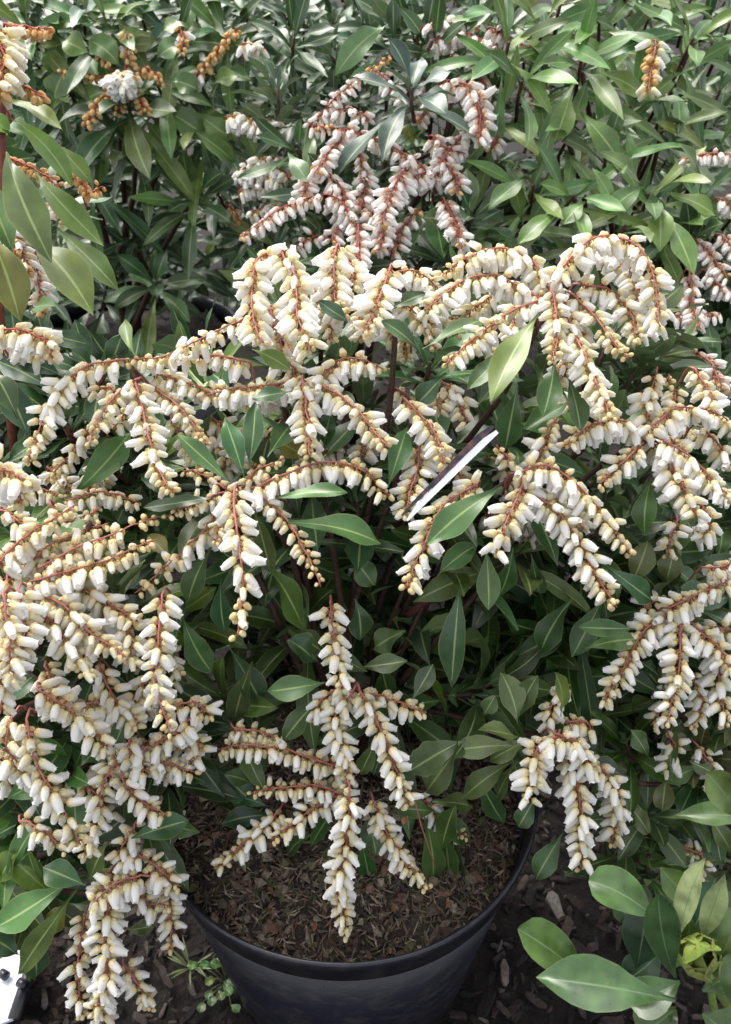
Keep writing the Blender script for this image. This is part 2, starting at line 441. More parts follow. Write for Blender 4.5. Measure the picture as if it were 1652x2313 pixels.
# ------------------------------------------------------------------ a shrub: stems, leaves, flower sprays
class Shrub:
    def __init__(s, name, label, cat, base, depth, tints, group=None, stem_col=(0.055, 0.028, 0.02), bell_len=0.0091, leaf_mat=None,
                 dark_rachis=(0.32, 0.115, 0.10), style=('open', 'young', 'bud')):
        s.base = np.array(base, float)
        s.root = obj(name, None, None, tuple(base), label, cat, group)
        s.root.empty_display_size = 0.05
        s.depth = depth; s.tints = tints; s.leaves = []; s.bells = []; s.racemes = []
        s.stem_col = stem_col; s.bl = bell_len; s.mat = leaf_mat or M_LEAF; s.rc = dark_rachis; s.style = style
    def D(s, x, y): return s.depth(x, y) if callable(s.depth) else s.depth
    def stem(s, path, r0, r1, colr=None, k=6):
        v, lv, fl = tube(path, r0, r1, k)
        me = bpy.data.meshes.new('stem'); c = np.asarray(colr or s.stem_col) * rng.uniform(.85, 1.15)
        o = np.asarray(path[0])
        fill_mesh(me, v - o, lv, fl, M_STEM, np.broadcast_to(c, (len(v), 3)), None)
        return obj('stem', me, s.root, tuple(o - s.base))
    def stem_to(s, tip, r0=0.0035, r1=0.0018, lean=0.5):
        b = s.base + np.array([random.uniform(-.012, .012), random.uniform(-.012, .012), 0])
        tip = np.asarray(tip)
        m1 = b + (tip - b) * np.array([lean * .6, lean * .6, .5]) + rng.normal(0, .012, 3)
        m2 = b + (tip - b) * np.array([.75, .75, .85]) + rng.normal(0, .008, 3)
        s.stem(catmull([b, m1, m2, tip], 12), r0, r1)
    def tint(s, k=None):
        c = np.array(s.tints[k % len(s.tints)] if k is not None else random.choice(s.tints))
        if random.random() < .07: c = c * np.array([2.0, 1.45, .9])          # an ageing, yellower leaf
        return c * np.array([random.uniform(.75, 1.35), random.uniform(.82, 1.2), random.uniform(.8, 1.2)])
    def leaf3(s, B, T, Nh, hw, prio=0.0, tint=None, **kw):
        v = leaf_verts(B, T, Nh, hw, **kw)
        L = np.linalg.norm(np.asarray(T) - B); d = np.dot(np.asarray(B) - CAM, AXIS)
        s.leaves.append((prio + L / max(d, .1), np.asarray(B, float), v, s.tint() if tint is None else np.asarray(tint)))
    def leaf(s, x0, y0, x1, y1, w, d=0.0, e=None, tint=None, bend=0.12, up=0.45, fold=0.22, **kw):
        """leaf drawn from base to tip in the photo; d/e offset base and tip from the plant's outer surface"""
        e = d if e is None else e
        B = P(x0, y0, s.D(x0, y0) + d); T = P(x1, y1, s.D(x1, y1) + e)
        Nh = tocam(B) * (1 - up) + np.array([0, 0, 1]) * up + rng.normal(0, .13, 3)
        s.leaf3(B, T, Nh, wpx(w, s.D(x0, y0) + d) / 2, prio=10, tint=tint, bend=bend, fold=fold, **kw)
    def whorl(s, C, axis, n, L, W, droop=0.35, spread=(0.15, 1.1), tint=None, prio=0.0, stem=0.03, pal=None):
        C = np.asarray(C, float); axis = nrm(np.asarray(axis, float))
        a = nrm(np.cross(axis, [0.3, 0.2, 0.9] if abs(axis[2]) < .9 else [1, 0, 0])); b = np.cross(axis, a)
        ph = random.uniform(0, 6.28)
        if stem:
            s.stem([C - axis * stem * 1.3 + rng.normal(0, .004, 3), C - axis * stem * .5, C], 0.0022, 0.0018)
        for i in range(n):
            f = i / max(1, n - 1)
            th = ph + i * 2.39996
            rad = math.cos(th) * a + math.sin(th) * b
            el = spread[1] + (spread[0] - spread[1]) * (1 - f) if n > 1 else .5
            el += random.uniform(-.15, .15)
            dr = nrm(rad * math.cos(el) + axis * math.sin(el))
            l = L * random.uniform(.72, 1.12) * (1 - .3 * f)
            B = C - axis * (1 - f) * stem * .7 + rad * 0.002
            T = B + dr * l - np.array([0, 0, droop * l * random.uniform(.5, 1.2)]) * math.cos(el)
            Nh = nrm(axis * math.cos(el) - rad * math.sin(el) + rng.normal(0, .12, 3))
            tt = tint if pal is None else np.array(random.choice(pal)) * np.array([random.uniform(.7, 1.2), random.uniform(.8, 1.12), random.uniform(.8, 1.3)])
            if tint is not None: tt = np.asarray(tint) * random.uniform(.75, 1.3)
            s.leaf3(B, T, Nh, W / 2 * random.uniform(.85, 1.15), prio=prio, tint=tt, bend=random.uniform(.06, .2), fold=random.uniform(.12, .4), twist=random.uniform(-.5, .5))
    def raceme(s, pts, o=0.75, sz=1.0, d=0.0, e=None, dens=1.0, bare=0.0, kinds=None, rr=0.00062, spread=0.88, slope=0.5):
        """flower spray along the points drawn in the photo; o = share of opened bells"""
        e = d if e is None else e
        m = len(pts)
        if e == d: e = d - slope * wpx(max(0, pts[-1][1] - pts[0][1]), s.D(*pts[0]))       # sprays arch out towards the open side as they droop
        p3 = [P(x, y, s.D(x, y) + d + (e - d) * i / (m - 1)) for i, (x, y) in enumerate(pts)]
        s.raceme3(p3, o, sz, dens, bare, kinds, rr, spread)
    def raceme3(s, p3, o=0.75, sz=1.0, dens=1.0, bare=0.0, kinds=None, rr=0.00062, spread=0.88):
        kinds = kinds or s.style
        p3 = [np.asarray(p, float) for p in p3]
        fore = catmull([p3[0] + AXIS * .022 + np.array([0, 0, -.014]) - nrm(p3[1] - p3[0]) * .004, p3[0] + AXIS * .009 - nrm(p3[1] - p3[0]) * .004, p3[0]], 5)[:-1]
        path = catmull(p3, 26) + np.cumsum(rng.normal(0, .00035, (26, 3)), 0)
        vp = np.vstack([fore, path])
        seg = np.linalg.norm(np.diff(path, axis=0), axis=1); cum = np.r_[0, np.cumsum(seg)]; L = cum[-1]
        v, lv, fl = tube(vp, rr * 1.35, rr * .6, 5)
        me = bpy.data.meshes.new('flower_spray'); c = np.asarray(s.rc) * rng.uniform(.85, 1.2)
        o0 = path[0]
        fill_mesh(me, v - o0, lv, fl, M_STEM, np.broadcast_to(c, (len(v), 3)), None)
        ro = obj('flower_spray', me, s.root, tuple(o0 - s.base))
        n = max(3, int(L / (0.00152 * s.bl / 0.0091) * dens))
        tan = np.gradient(path, axis=0); tan /= np.linalg.norm(tan, axis=1)[:, None]
        ph = random.uniform(0, 6.28)
        oo = o * random.uniform(.8, 1.1); skip = random.choice([0, .04, .1, .2])
        for i in range(n):
            t = bare + (1 - bare) * (i + random.uniform(-.3, .3)) / n
            t = min(max(t, 0), 1)
            q = t * L; k = min(np.searchsorted(cum, q, side='right') - 1, 24)
            f = (q - cum[k]) / seg[k]
            pos = path[k] * (1 - f) + path[k + 1] * f; tg = tan[k]
            if random.random() < skip: continue
            a = np.cross(tg, [0, 0, 1.0])
            a = nrm(a) if np.linalg.norm(a) > .12 else nrm(np.cross(tg, [0.2, 1, 0]))
            b = np.cross(a, tg)
            th = ph + i * 2.39996
            r = math.cos(th) * a * 1.0 + math.sin(th) * b * (0.8 if math.sin(th) < 0 else 0.75)
            ax = nrm(spread * r + np.array([0, 0, -0.72]) + .04 * tg + rng.normal(0, .17, 3))
            u = t + random.uniform(-.12, .12)
            if u < oo: kd = kinds[0] if random.random() < .78 else kinds[1]
            elif u < oo + (1 - oo) * .6: kd = kinds[1]
            else: kd = kinds[2]
            sc = s.bl * sz * random.uniform(.78, 1.12) * (1 - .22 * max(0, t - .6) / .4)
            st = pos + nrm(r) * rr * .7
            s.bells.append((np.dot(pos - CAM, AXIS), ro, o0, st, ax, random.uniform(0, 6.28), sc, kd, random.randrange(3)))
    def finish(s):
        s.leaves.sort(key=lambda q: -q[0])
        for pr, B, v, t in s.leaves[:300]:
            me = bpy.data.meshes.new('leaf')
            fill_mesh(me, v - B, LEAF_LV, LEAF_FL, s.mat, np.broadcast_to(t, (len(v), 3)), LEAF_UV)
            obj('leaf', me, s.root, tuple(B - s.base))
        if len(s.leaves) > 300:
            so = Soup()
            for pr, B, v, t in s.leaves[300:]:
                so.add(v, LEAF_LV, LEAF_FL, t, LEAF_UV)
            obj('inner_leaves', so.mesh('inner_leaves', s.mat, uv=True, off=s.base), s.root, kind='stuff')
        s.bells.sort(key=lambda q: q[0])
        so = Soup()
        for i, (d, ro, o0, st, ax, an, sc, kd, q) in enumerate(s.bells):
            R = Vector(-ax).to_track_quat('Z', 'Y').to_matrix() @ Matrix.Rotation(an, 3, 'Z')
            if i < 300:
                b = bpy.data.objects.new('flower_bell', BELL_ME[kd, q]); col.objects.link(b)
                b.parent = ro
                b.matrix_local = Matrix.Translation(Vector(st - o0)) @ (R * sc).to_4x4()
            else:
                v, lv, fl, c = BELLS[kd][q]
                so.add(v @ (np.array(R) * sc).T + st, lv, fl, c)
        if so.n:
            obj('inner_flower_bells', so.mesh('inner_flower_bells', M_FLOWER, off=s.base), s.root, kind='stuff')

# ------------------------------------------------------------------ ground
def make_ground():
    v = [(-40, -40, 0), (40, -40, 0), (40, 60, 0), (-40, 60, 0)]
    obj('ground', mesh_from('ground', v, [(0, 1, 2, 3)], M_SOIL), kind='structure')
make_ground()

def flake(L, W, H, seed):
    """a split piece of bark: uneven wedge with bevelled ends"""
    r = random.Random(seed)
    j = lambda q: r.uniform(1 - q, 1 + q)
    v = []
    for x, w, h in ((-.5, .45 * j(.4), .5), (-.3, 1 * j(.2), 1), (.25, .95 * j(.25), .9 * j(.3)), (.5, .5 * j(.5), .5)):
        yo = r.uniform(-.12, .12) * W
        v += [(x * L, -w * W / 2 + yo, 0), (x * L, w * W / 2 + yo, 0), (x * L * .97, w * W / 2 * .8 + yo, h * H), (x * L * .97, -w * W / 2 * .8 + yo, h * H * j(.3))]
    f = []
    for i in range(3):
        for k in range(4):
            k2 = (k + 1) % 4
            f.append((i * 4 + k, i * 4 + k2, (i + 1) * 4 + k2, (i + 1) * 4 + k))
    f.append((3, 2, 1, 0)); f.append((12, 13, 14, 15))
    return np.array(v), np.array([i for q in f for i in q]), np.array([len(q) for q in f])
FLAKES = [flake(1, random.uniform(.3, .65), random.uniform(.1, .25), 40 + i) for i in range(8)]

def rand_rot(tilt):
    a, b, c = rng.uniform(0, 6.283), rng.normal(0, tilt), rng.normal(0, tilt)
    return np.array(Matrix.Rotation(a, 3, 'Z') @ Matrix.Rotation(b, 3, 'X') @ Matrix.Rotation(c, 3, 'Y'))

# ------------------------------------------------------------------ pots
def lathe(prof, k):
    V = []; lv = []; fl = []
    for r, z in prof:
        for j in range(k):
            a = 2 * math.pi * j / k
            q = r * (1 + .004 * math.sin(2 * a + .7) + .0022 * math.sin(5 * a))
            V.append((q * math.cos(a), q * math.sin(a), z + .0016 * math.sin(3 * a + 1) * (z > .1)))
    for i in range(len(prof) - 1):
        for j in range(k):
            j2 = (j + 1) % k
            lv += [i * k + j, i * k + j2, (i + 1) * k + j2, (i + 1) * k + j]; fl.append(4)
    return np.array(V), np.array(lv), np.array(fl)
def make_pot(x, y, R, H, label, group=None, soil_drop=0.028, sliver=0, k=72, soil=None):
    root = obj('plant_pot', None, None, (x, y, 0), label, 'pot', group)
    root.empty_display_size = 0.05
    t = 0.0028
    rb = R * .78
    v, lv, fl = lathe([(rb * .2, 0.004), (rb - .006, 0.004), (rb, 0.012), (R * .955, H - .034), (R * .955 - t, H - .034), (rb - t, .016), (rb * .2, .012)], k)
    obj('body', bpy.data.meshes.new('body'), root); fill_mesh(root.children[-1].data, v, lv, fl, M_POT, None, None)
    v, lv, fl = lathe([(R * .955 - t * .5, H - .034), (R * .972, H - .030), (R * .982, H - .012), (R * .990, H - .010), (R * .999, H - .006), (R, H - .003), (R * .996, H), (R * .983, H + .001),
                       (R * .972, H - .002), (R * .966, H - .008), (R * .955 - t, H - .036), (R * .955 - t * .5, H - .034)], k)
    obj('rim', bpy.data.meshes.new('rim'), root); fill_mesh(root.children[-1].data, v, lv, fl, M_POT, None, None)
    # compost, uneven
    rs = R * .952 - t
    V = []; F = []
    nr, nk = 16, 48
    for i in range(nr + 1):
        for j in range(nk):
            a = 2 * math.pi * j / nk; r = rs * i / nr
            px, py = r * math.cos(a), r * math.sin(a)
            z = H - soil_drop + .008 * math.sin(px * 31 + 1) * math.cos(py * 27) + rng.normal(0, .0016) - .012 * (i / nr) ** 4 + .012 * (1 - i / nr)
            V.append((px, py, z))
    for i in range(nr):
        for j in range(nk):
            j2 = (j + 1) % nk
            F.append((i * nk + j, (i + 1) * nk + j, (i + 1) * nk + j2, i * nk + j2))
    obj('compost', mesh_from('compost', V, F, soil or M_COMPOST), root)
    if sliver:
        so = Soup()
        for i in range(sliver):
            r = rs * math.sqrt(random.random()) * .985; a = random.uniform(0, 6.283)
            px, py = r * math.cos(a), r * math.sin(a)
            z = H - soil_drop + .008 * math.sin(px * 31 + 1) * math.cos(py * 27) - .012 * (r / rs) ** 4 + .012 * (1 - r / rs) + random.uniform(0, .004)
            l = random.uniform(.004, .015) if random.random() < .93 else random.uniform(.012, .026)
            w = random.uniform(.0005, .0013) if random.random() < .9 else random.uniform(.002, .005)
            c = np.array(random.choice([(0.18, .135, .10), (0.25, .19, .14), (0.11, .08, .065), (.34, .28, .21), (.07, .055, .048), (.19, .115, .08), (.12, .12, .06)])) * random.uniform(.5, 1.1)
            R3 = rand_rot(.35)
            bendv = random.uniform(-.2, .2) * l
            v = np.array([(-.5 * l, -w * .3, 0), (-.5 * l, w * .3, 0), (0, w + bendv, .0), (0, -w + bendv, .0), (0, bendv, w * 1.2), (.5 * l, 0, w * .4)])
            fvs = [(0, 3, 4), (0, 4, 1), (1, 4, 2), (3, 5, 4), (4, 5, 2), (0, 1, 2, 3), (3, 2, 5)]
            so.add(v @ R3.T + (px, py, z), np.array([q for f in fvs for q in f]), np.array([len(f) for f in fvs]), c)
        obj('bark_litter', so.mesh('bark_litter', M_CHIP, smooth=False), root, kind='stuff')
    return root

POT_X, POT_Y, POT_R, POT_H = -0.0165, 0.422, 0.16, 0.258
make_pot(POT_X, POT_Y, POT_R, POT_H, 'large round black plastic pot with a rolled rim, holding the white shrub', soil_drop=.03, sliver=9000, k=96)
make_pot(-0.40, 1.30, 0.18, 0.27, 'black plastic pot in the shade under the leafy bush with orange buds', soil_drop=.02, soil=M_SOIL)  # compost takes the darker soil colour, shade painted in

# ------------------------------------------------------------------ foliage colours
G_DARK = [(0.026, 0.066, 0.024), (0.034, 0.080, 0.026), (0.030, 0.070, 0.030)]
G_MAIN = [(0.038, 0.092, 0.026), (0.048, 0.106, 0.028), (0.033, 0.080, 0.031), (0.060, 0.116, 0.028)]
G_LITE = [(0.100, 0.185, 0.040), (0.125, 0.205, 0.040), (0.082, 0.160, 0.045)]
G_OLIV = [(0.085, 0.120, 0.038), (0.070, 0.108, 0.038), (0.10, 0.135, 0.042)]
OLIVE = (0.12, 0.165, 0.035)
GREY = (0.07, 0.095, 0.06)

exec_order = []
# ------------------------------------------------------------------ MAIN SHRUB
def D_main(x, y):
    return 0.505 + 0.115 * ((y - 1000) / 1000) ** 2 + 0.035 * ((x - 800) / 800) ** 2
main = Shrub('flowering_shrub', 'full white-flowered shrub growing in the large round black pot', 'shrub', (POT_X, POT_Y + .02, POT_H - .03), D_main, G_MAIN)
m = main
RACEMES = [
 # crown, right-hand cluster
 ([(1240,610),(1290,545),(1350,522),(1415,545),(1450,610),(1462,720)], .97, 1.12, -.02),
 ([(1300,560),(1370,560),(1420,620),(1430,700)], .95, 1.05, .01),
 ([(1215,630),(1180,575),(1110,548),(1040,570),(985,605)], .9, 1.08, 0),
 ([(1205,668),(1140,628),(1080,610),(1000,645),(935,695)], .9, 1.0, .0),
 ([(1200,665),(1120,700),(1050,752),(985,815)], .8, 1.0, -.005),
 ([(1225,650),(1232,720),(1225,800)], .6, .95, -.01),
 ([(1270,650),(1312,690),(1352,745),(1395,805)], .6, .9, -.005),
 ([(1255,690),(1290,770),(1325,850),(1355,925)], .7, 1.0, -.01),
 ([(1290,630),(1350,650),(1392,705),(1400,765)], .75, 1.0, .0),
 ([(1225,640),(1270,690),(1300,760),(1310,800)], .7, .95, .01),
 ([(1170,640),(1100,650),(1040,690),(1000,740)], .9, 1., .03),
 # crown, left of centre
 ([(625,560),(580,575),(560,640),(565,700),(585,765)], .97, 1.1, -.01),
 ([(625,558),(650,610),(662,700),(690,785)], .97, 1.12, -.015),
 ([(748,545),(738,600),(745,650),(770,690)], .97, 1.08, .01),
 ([(755,545),(780,600),(775,640)], .95, 1.05, .02),
 ([(845,650),(880,605),(930,600),(985,645)], .9, 1.0, .01),
 ([(868,590),(850,650),(830,700),(812,750)], .9, 1.0, 0),
 ([(690,640),(720,690),(730,760)], .8, .95, .02),
 ([(590,660),(610,720),(625,780)], .85, 1., .02),
 ([(860,690),(905,680),(945,720),(975,780)], .7, .9, .02),
 ([(930,720),(975,700),(1030,690)], .8, .9, .02),
 # long left shoulder
 ([(560,705),(500,722),(420,760),(345,790)], .75, 1.0, -.005),
 ([(540,800),(470,783),(390,785),(300,795),(235,800)], .7, 1.0, 0),
 ([(650,850),(590,855),(520,858),(450,870)], .85, 1.0, 0),
 ([(640,845),(585,880),(540,900)], .8, .95, .02),
 # left hub
 ([(262,800),(200,820),(140,870),(95,950),(68,1040)], .75, 1.05, 0),
 ([(300,845),(245,905),(208,995)], .2, .85, -.005),
 ([(300,850),(325,940),(355,1030),(392,1092)], .7, .95, -.005),
 ([(335,855),(400,900),(470,985)], .45, .85, .01),
 ([(205,940),(160,1000),(105,1065)], .6, .9, .035),
 ([(345,830),(420,850),(500,880)], .6, .9, .015),
 ([(380,930),(420,990),(450,1040)], .4, .85, .035),
 ([(260,870),(225,860),(180,880)], .5, .9, .02),
 # centre hub
 ([(700,850),(745,808),(800,800),(848,818)], .9, 1.0, 0),
 ([(672,842),(685,920),(695,1010)], .75, .98, -.005),
 ([(700,850),(765,890),(820,950),(862,1000)], .88, 1.0, -.005),
 ([(905,890),(965,950),(990,1030)], .85, 1.0, .0),
 ([(935,985),(925,1060),(895,1150)], .8, .95, .005),
 ([(985,850),(1020,890),(1040,935)], .8, .95, .03),
 ([(1000,860),(980,900),(975,930)], .8, .9, .03),
 # hub with the long hanging spray
 ([(522,1088),(527,1170),(540,1290),(524,1415)], .62, 1.05, -.03),
 ([(560,1085),(640,1050),(720,1030),(800,1045),(875,1100)], .8, 1.02, -.015),
 ([(570,1098),(640,1160),(688,1230),(714,1305)], .3, .82, -.015),
 ([(540,1078),(580,1040),(632,1018)], .1, .75, -.012),
 ([(500,1092),(430,1115),(368,1145)], .2, .8, -.01),
 ([(500,1120),(430,1195),(370,1255),(300,1318)], .72, .98, -.005),
 ([(500,1085),(450,1050),(408,1040)], .05, .75, -.01),
 ([(495,1130),(482,1180),(475,1215)], .1, .75, -.015),
 ([(590,1095),(625,1110)], .05, .75, -.01),
 # right-centre hub
 ([(1150,1050),(1220,1030),(1300,1090),(1360,1160),(1405,1235)], .72, 1.05, -.015),
 ([(1165,1085),(1235,1125),(1290,1205),(1330,1285),(1372,1345)], .9, 1.05, -.015),
 ([(1160,1075),(1140,1140),(1112,1225)], .92, 1.08, -.015),
 ([(1060,1075),(985,1125),(945,1205),(900,1305)], .85, 1.05, -.005),
 ([(1180,1035),(1205,985),(1240,930)], .75, .95, .01),
 ([(1135,1035),(1110,1010),(1090,1000)], .2, .8, -.005),
 ([(1235,1100),(1270,1140),(1290,1180)], .8, 1., .01),
 # far-right hub
 ([(1430,965),(1380,935),(1310,950),(1255,990)], .85, 1.0, 0),
 ([(1440,955),(1500,905),(1570,905),(1640,945)], .85, 1.05, -.01),
 ([(1440,945),(1438,880),(1455,810)], .9, 1.08, 0),
 ([(1480,930),(1500,880),(1480,830)], .3, .9, .01),
 ([(1430,985),(1385,1030),(1335,1085)], .6, .95, -.005),
 ([(1470,975),(1530,1010),(1585,1070),(1625,1110)], .75, 1.05, -.01),
 ([(1470,990),(1510,1060),(1545,1140)], .95, 1.12, -.01),
 ([(1560,950),(1600,990),(1630,1040)], .9, 1.1, 0),
 ([(1450,980),(1490,1020),(1500,1080)], .9, 1., .01),
 ([(1560,1120),(1580,1160),(1575,1200)], .9, 1., .03),
 # lower middle
 ([(735,1340),(742,1400),(755,1460),(775,1515)], .85, .98, -.01),
 ([(785,1535),(745,1590),(765,1670),(768,1740)], .88, 1.0, -.01),
 ([(800,1535),(840,1610),(875,1710),(905,1800)], .88, 1.0, -.015),
 ([(805,1540),(870,1555),(945,1585)], .75, .95, -.005),
 ([(775,1520),(720,1560),(700,1610)], .8, .95, -.005),
 # low sprays over the compost
 ([(735,1700),(650,1672),(570,1662),(490,1672)], .8, .95, -.01),
 ([(765,1765),(690,1748),(620,1752),(558,1765)], .6, .9, -.02),
 ([(760,1765),(690,1800),(605,1855)], .55, .9, -.02),
 ([(620,1800),(560,1865),(475,1938)], .65, .92, -.02),
 ([(775,1755),(772,1850),(752,1960),(765,2080)], .72, 1.0, -.055, -.085),
 ([(830,1780),(865,1850),(915,1925),(952,1975)], .68, .95, -.03),
 ([(520,1615),(590,1622),(640,1650)], .7, .85, .01),
 ([(740,1700),(760,1720),(800,1715)], .7, .9, .0),
 ([(930,1770),(960,1790),(1000,1840),(1040,1850)], .6, .8, .03),
 # low right cluster
 ([(1240,1635),(1195,1665),(1190,1730),(1180,1790)], .95, 1.1, -.03),
 ([(1235,1630),(1290,1650),(1320,1710)], .9, 1.1, -.03),
 ([(1265,1680),(1285,1760),(1290,1850),(1290,1930)], .95, 1.08, -.03),
 ([(1310,1680),(1355,1740),(1365,1810),(1345,1880)], .92, 1.0, -.015),
 ([(1230,1615),(1215,1575),(1265,1530)], .8, 1., -.005),
 ([(1255,1600),(1300,1600),(1320,1640)], .8, 1., -.005),
]
for a in RACEMES:
    m.raceme(a[0], a[1], a[2], a[3], a[4] if len(a) > 4 else None)
for i in range(48):
    x, y = random.uniform(90, 1560), random.uniform(640, 1180)
    if y < 800 and x < 540: continue
    if 560 < x < 1080 and y > 1000: continue
    a = random.uniform(.3, 2.8)
    l = random.uniform(70, 130)
    m.raceme([(x, y), (x + .5 * l * math.cos(a), y + .35 * l * math.sin(a)), (x + l * math.cos(a), y + l * max(.5, math.sin(a)))], random.uniform(.6, .95), .95, random.uniform(.03, .08))
LEAVES = [
 (512,1072,393,963,46,-.01), (543,1062,500,930,52,0), (552,1045,568,893,52,.012), (595,1015,650,940,56,.01), (612,1108,772,1093,44,-.012), (640,1160,846,1207,78,-.015),
 (560,1115,602,1275,48,0), (585,1240,676,1402,82,.0), (485,1102,318,1128,40,.005), (470,1215,418,1335,60,.01), (492,1285,500,1400,52,.02), (405,1368,470,1492,62,.005),
 (1115,1082,948,1210,70,-.025), (1022,1285,1002,1528,70,.0), (1197,700,1090,893,72,-.02), (1130,775,1037,868,50,.0), (1150,855,1122,998,66,.0), (1232,800,1206,925,56,-.005),
 (1262,838,1290,962,52,0), (938,775,1078,708,46,-.01), (928,775,848,712,48,-.008), (992,828,922,902,52,0), (780,715,708,668,44,-.01), (862,690,945,652,38,0), (650,870,560,885,44,-.01),
 (300,790,278,710,32,0), (560,775,645,822,44,0), (862,1082,905,948,56,.0), (722,1515,594,1535,62,-.01), (798,1482,905,1468,46,.0), (915,1555,962,1475,46,.005),
 (722,1540,630,1645,54,.01), (1338,1250,1450,1335,62,.0), (1448,1060,1432,1190,56,.01), (1412,1395,1285,1392,44,.01), (1300,1440,1420,1420,50,.02),
 (1150,1610,1112,1492,66,-.005), (1150,1600,1195,1500,50,.01), (1075,1590,1100,1545,40,0), (1160,1640,1062,1620,48,-.005), (1150,1655,1000,1668,56,-.01), (1035,1640,905,1715,76,.0), (1020,1660,945,1760,70,.01),
 (1140,1690,1025,1775,56,-.005), (1150,1690,1105,1775,44,-.005), (1190,1770,1150,1838,46,0), (1245,1590,1232,1492,46,-.03), (1240,1640,1330,1650,50,-.01), (1250,1850,1190,1952,56,.02),
 (1180,1640,1085,1690,50,-.012), (700,1470,640,1420,70,.03), (640,1400,720,1450,66,.03), (560,1470,520,1600,60,.02), (510,1440,580,1560,64,.03), (790,1330,800,1420,60,.04),
 (970,1280,1060,1210,60,.02), (1080,1220,1085,1355,56,.01), (1140,1215,1110,1320,50,.015), (1180,1230,1200,1320,44,.015), (780,1230,830,1300,60,.05), (900,1400,830,1440,64,.04),
 (1270,1330,1200,1450,66,.04), (1340,1330,1270,1460,60,.05), (160,1100,290,960,72,.03), (270,1050,240,980,60,.04), (40,930,-10,830,60,.0), (380,1240,330,1190,50,.02),
 (840,1640,800,1720,40,.01), (980,1890,1010,1790,58,.02), (1000,1970,990,1860,56,.04), (830,1900,815,1820,40,.0), (690,1880,740,1800,40,.0), (820,1830,835,1900,38,0),
 (600,1790,500,1760,44,.03), (610,1810,490,1830,48,.04), (600,1830,520,1890,48,.05), (560,1740,500,1720,40,.03), (960,1780,1050,1790,50,.02), (950,1790,1040,1870,56,.03), (940,1800,960,1960,58,.03), (1010,1800,1010,1980,60,.04), (760,1850,720,1960,44,.03), (800,1860,820,1960,44,.03), (860,1790,960,1800,44,.02), (1060,1720,1120,1830,50,.03), (700,1850,640,1900,40,.03),
 (660,760,720,735,44,.01), (740,900,720,990,50,.03), (600,960,580,1040,60,.03), (690,1020,620,980,52,.02), (1060,900,1120,820,50,.02), (1420,1080,1360,1030,52,.03), (480,1700,560,1780,60,.05),
]
for q in LEAVES:
    tn = None
    if q[:2] in ((1197,700), (1245,1590)): tn = OLIVE
    elif q[0] > 1010 and 1490 < q[1] < 1700 and q[0] < 1200: tn = m_t = np.array(random.choice(G_OLIV))
    elif q[:2] in ((722,1515), (612,1108), (640,1160), (1115,1082), (512,1072)): tn = (0.060, 0.130, 0.036)
    dd = q[5] - (.022 if 380 < q[0] < 660 and 1000 < q[1] < 1400 else .008)
    main.leaf(*q[:5], d=dd, e=dd + random.uniform(-.016, .026), tint=tn, bend=random.uniform(.0, .18), twist=random.uniform(-.22, .22), fold=random.uniform(.12, .35))
# leafy shoots inside the crown, tints darkened to paint in its shade
for i in range(150):
    x, y = random.uniform(300, 1480), random.uniform(640, 1750)
    if y < 760 and x < 560: continue
    if y > 1450 and not (480 < x < 1180): continue
    if 430 < x < 1150 and y > 1620 and random.random() < .6: continue
    dd = random.uniform(.05, .20) + (.05 if 1250 < y < 1500 else 0)
    C = P(x, y, D_main(x, y) + dd)
    if C[2] < .30: continue
    out = nrm(C - np.array([POT_X, POT_Y, .33])) + np.array([0, -.25, .35])
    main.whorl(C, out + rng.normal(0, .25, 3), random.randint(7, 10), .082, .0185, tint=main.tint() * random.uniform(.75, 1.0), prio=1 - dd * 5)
for i in range(34):
    x, y = random.uniform(500, 1420), random.uniform(1150, 1620)
    dd = random.uniform(.09, .18)
    C = P(x, y, D_main(x, y) + dd)
    if C[2] < .30: continue
    main.whorl(C, np.array([0, -.55, .7]) + rng.normal(0, .3, 3), random.randint(7, 10), .085, .0195, tint=main.tint() * random.uniform(.6, .9), prio=1 - dd * 5)  # deeper shoots, tints lowered further as painted shade
for x, y in ((1230,630),(640,640),(300,820),(685,850),(530,1085),(1140,1060),(1430,970),(780,1530),(770,1760),(1240,1640),(920,900),(880,660)):
    main.stem_to(P(x, y, D_main(x, y) + .02))
for i in range(5):
    x, y = random.uniform(450, 1300), random.uniform(900, 1500)
    main.stem_to(P(x, y, D_main(x, y) + .08), .0028, .0014)
main.stem(catmull([P(905,1365,.60), P(960,1325,.585), P(1030,1290,.58)], 8), .003, .0022, (0.09, .025, .025))
main.finish()

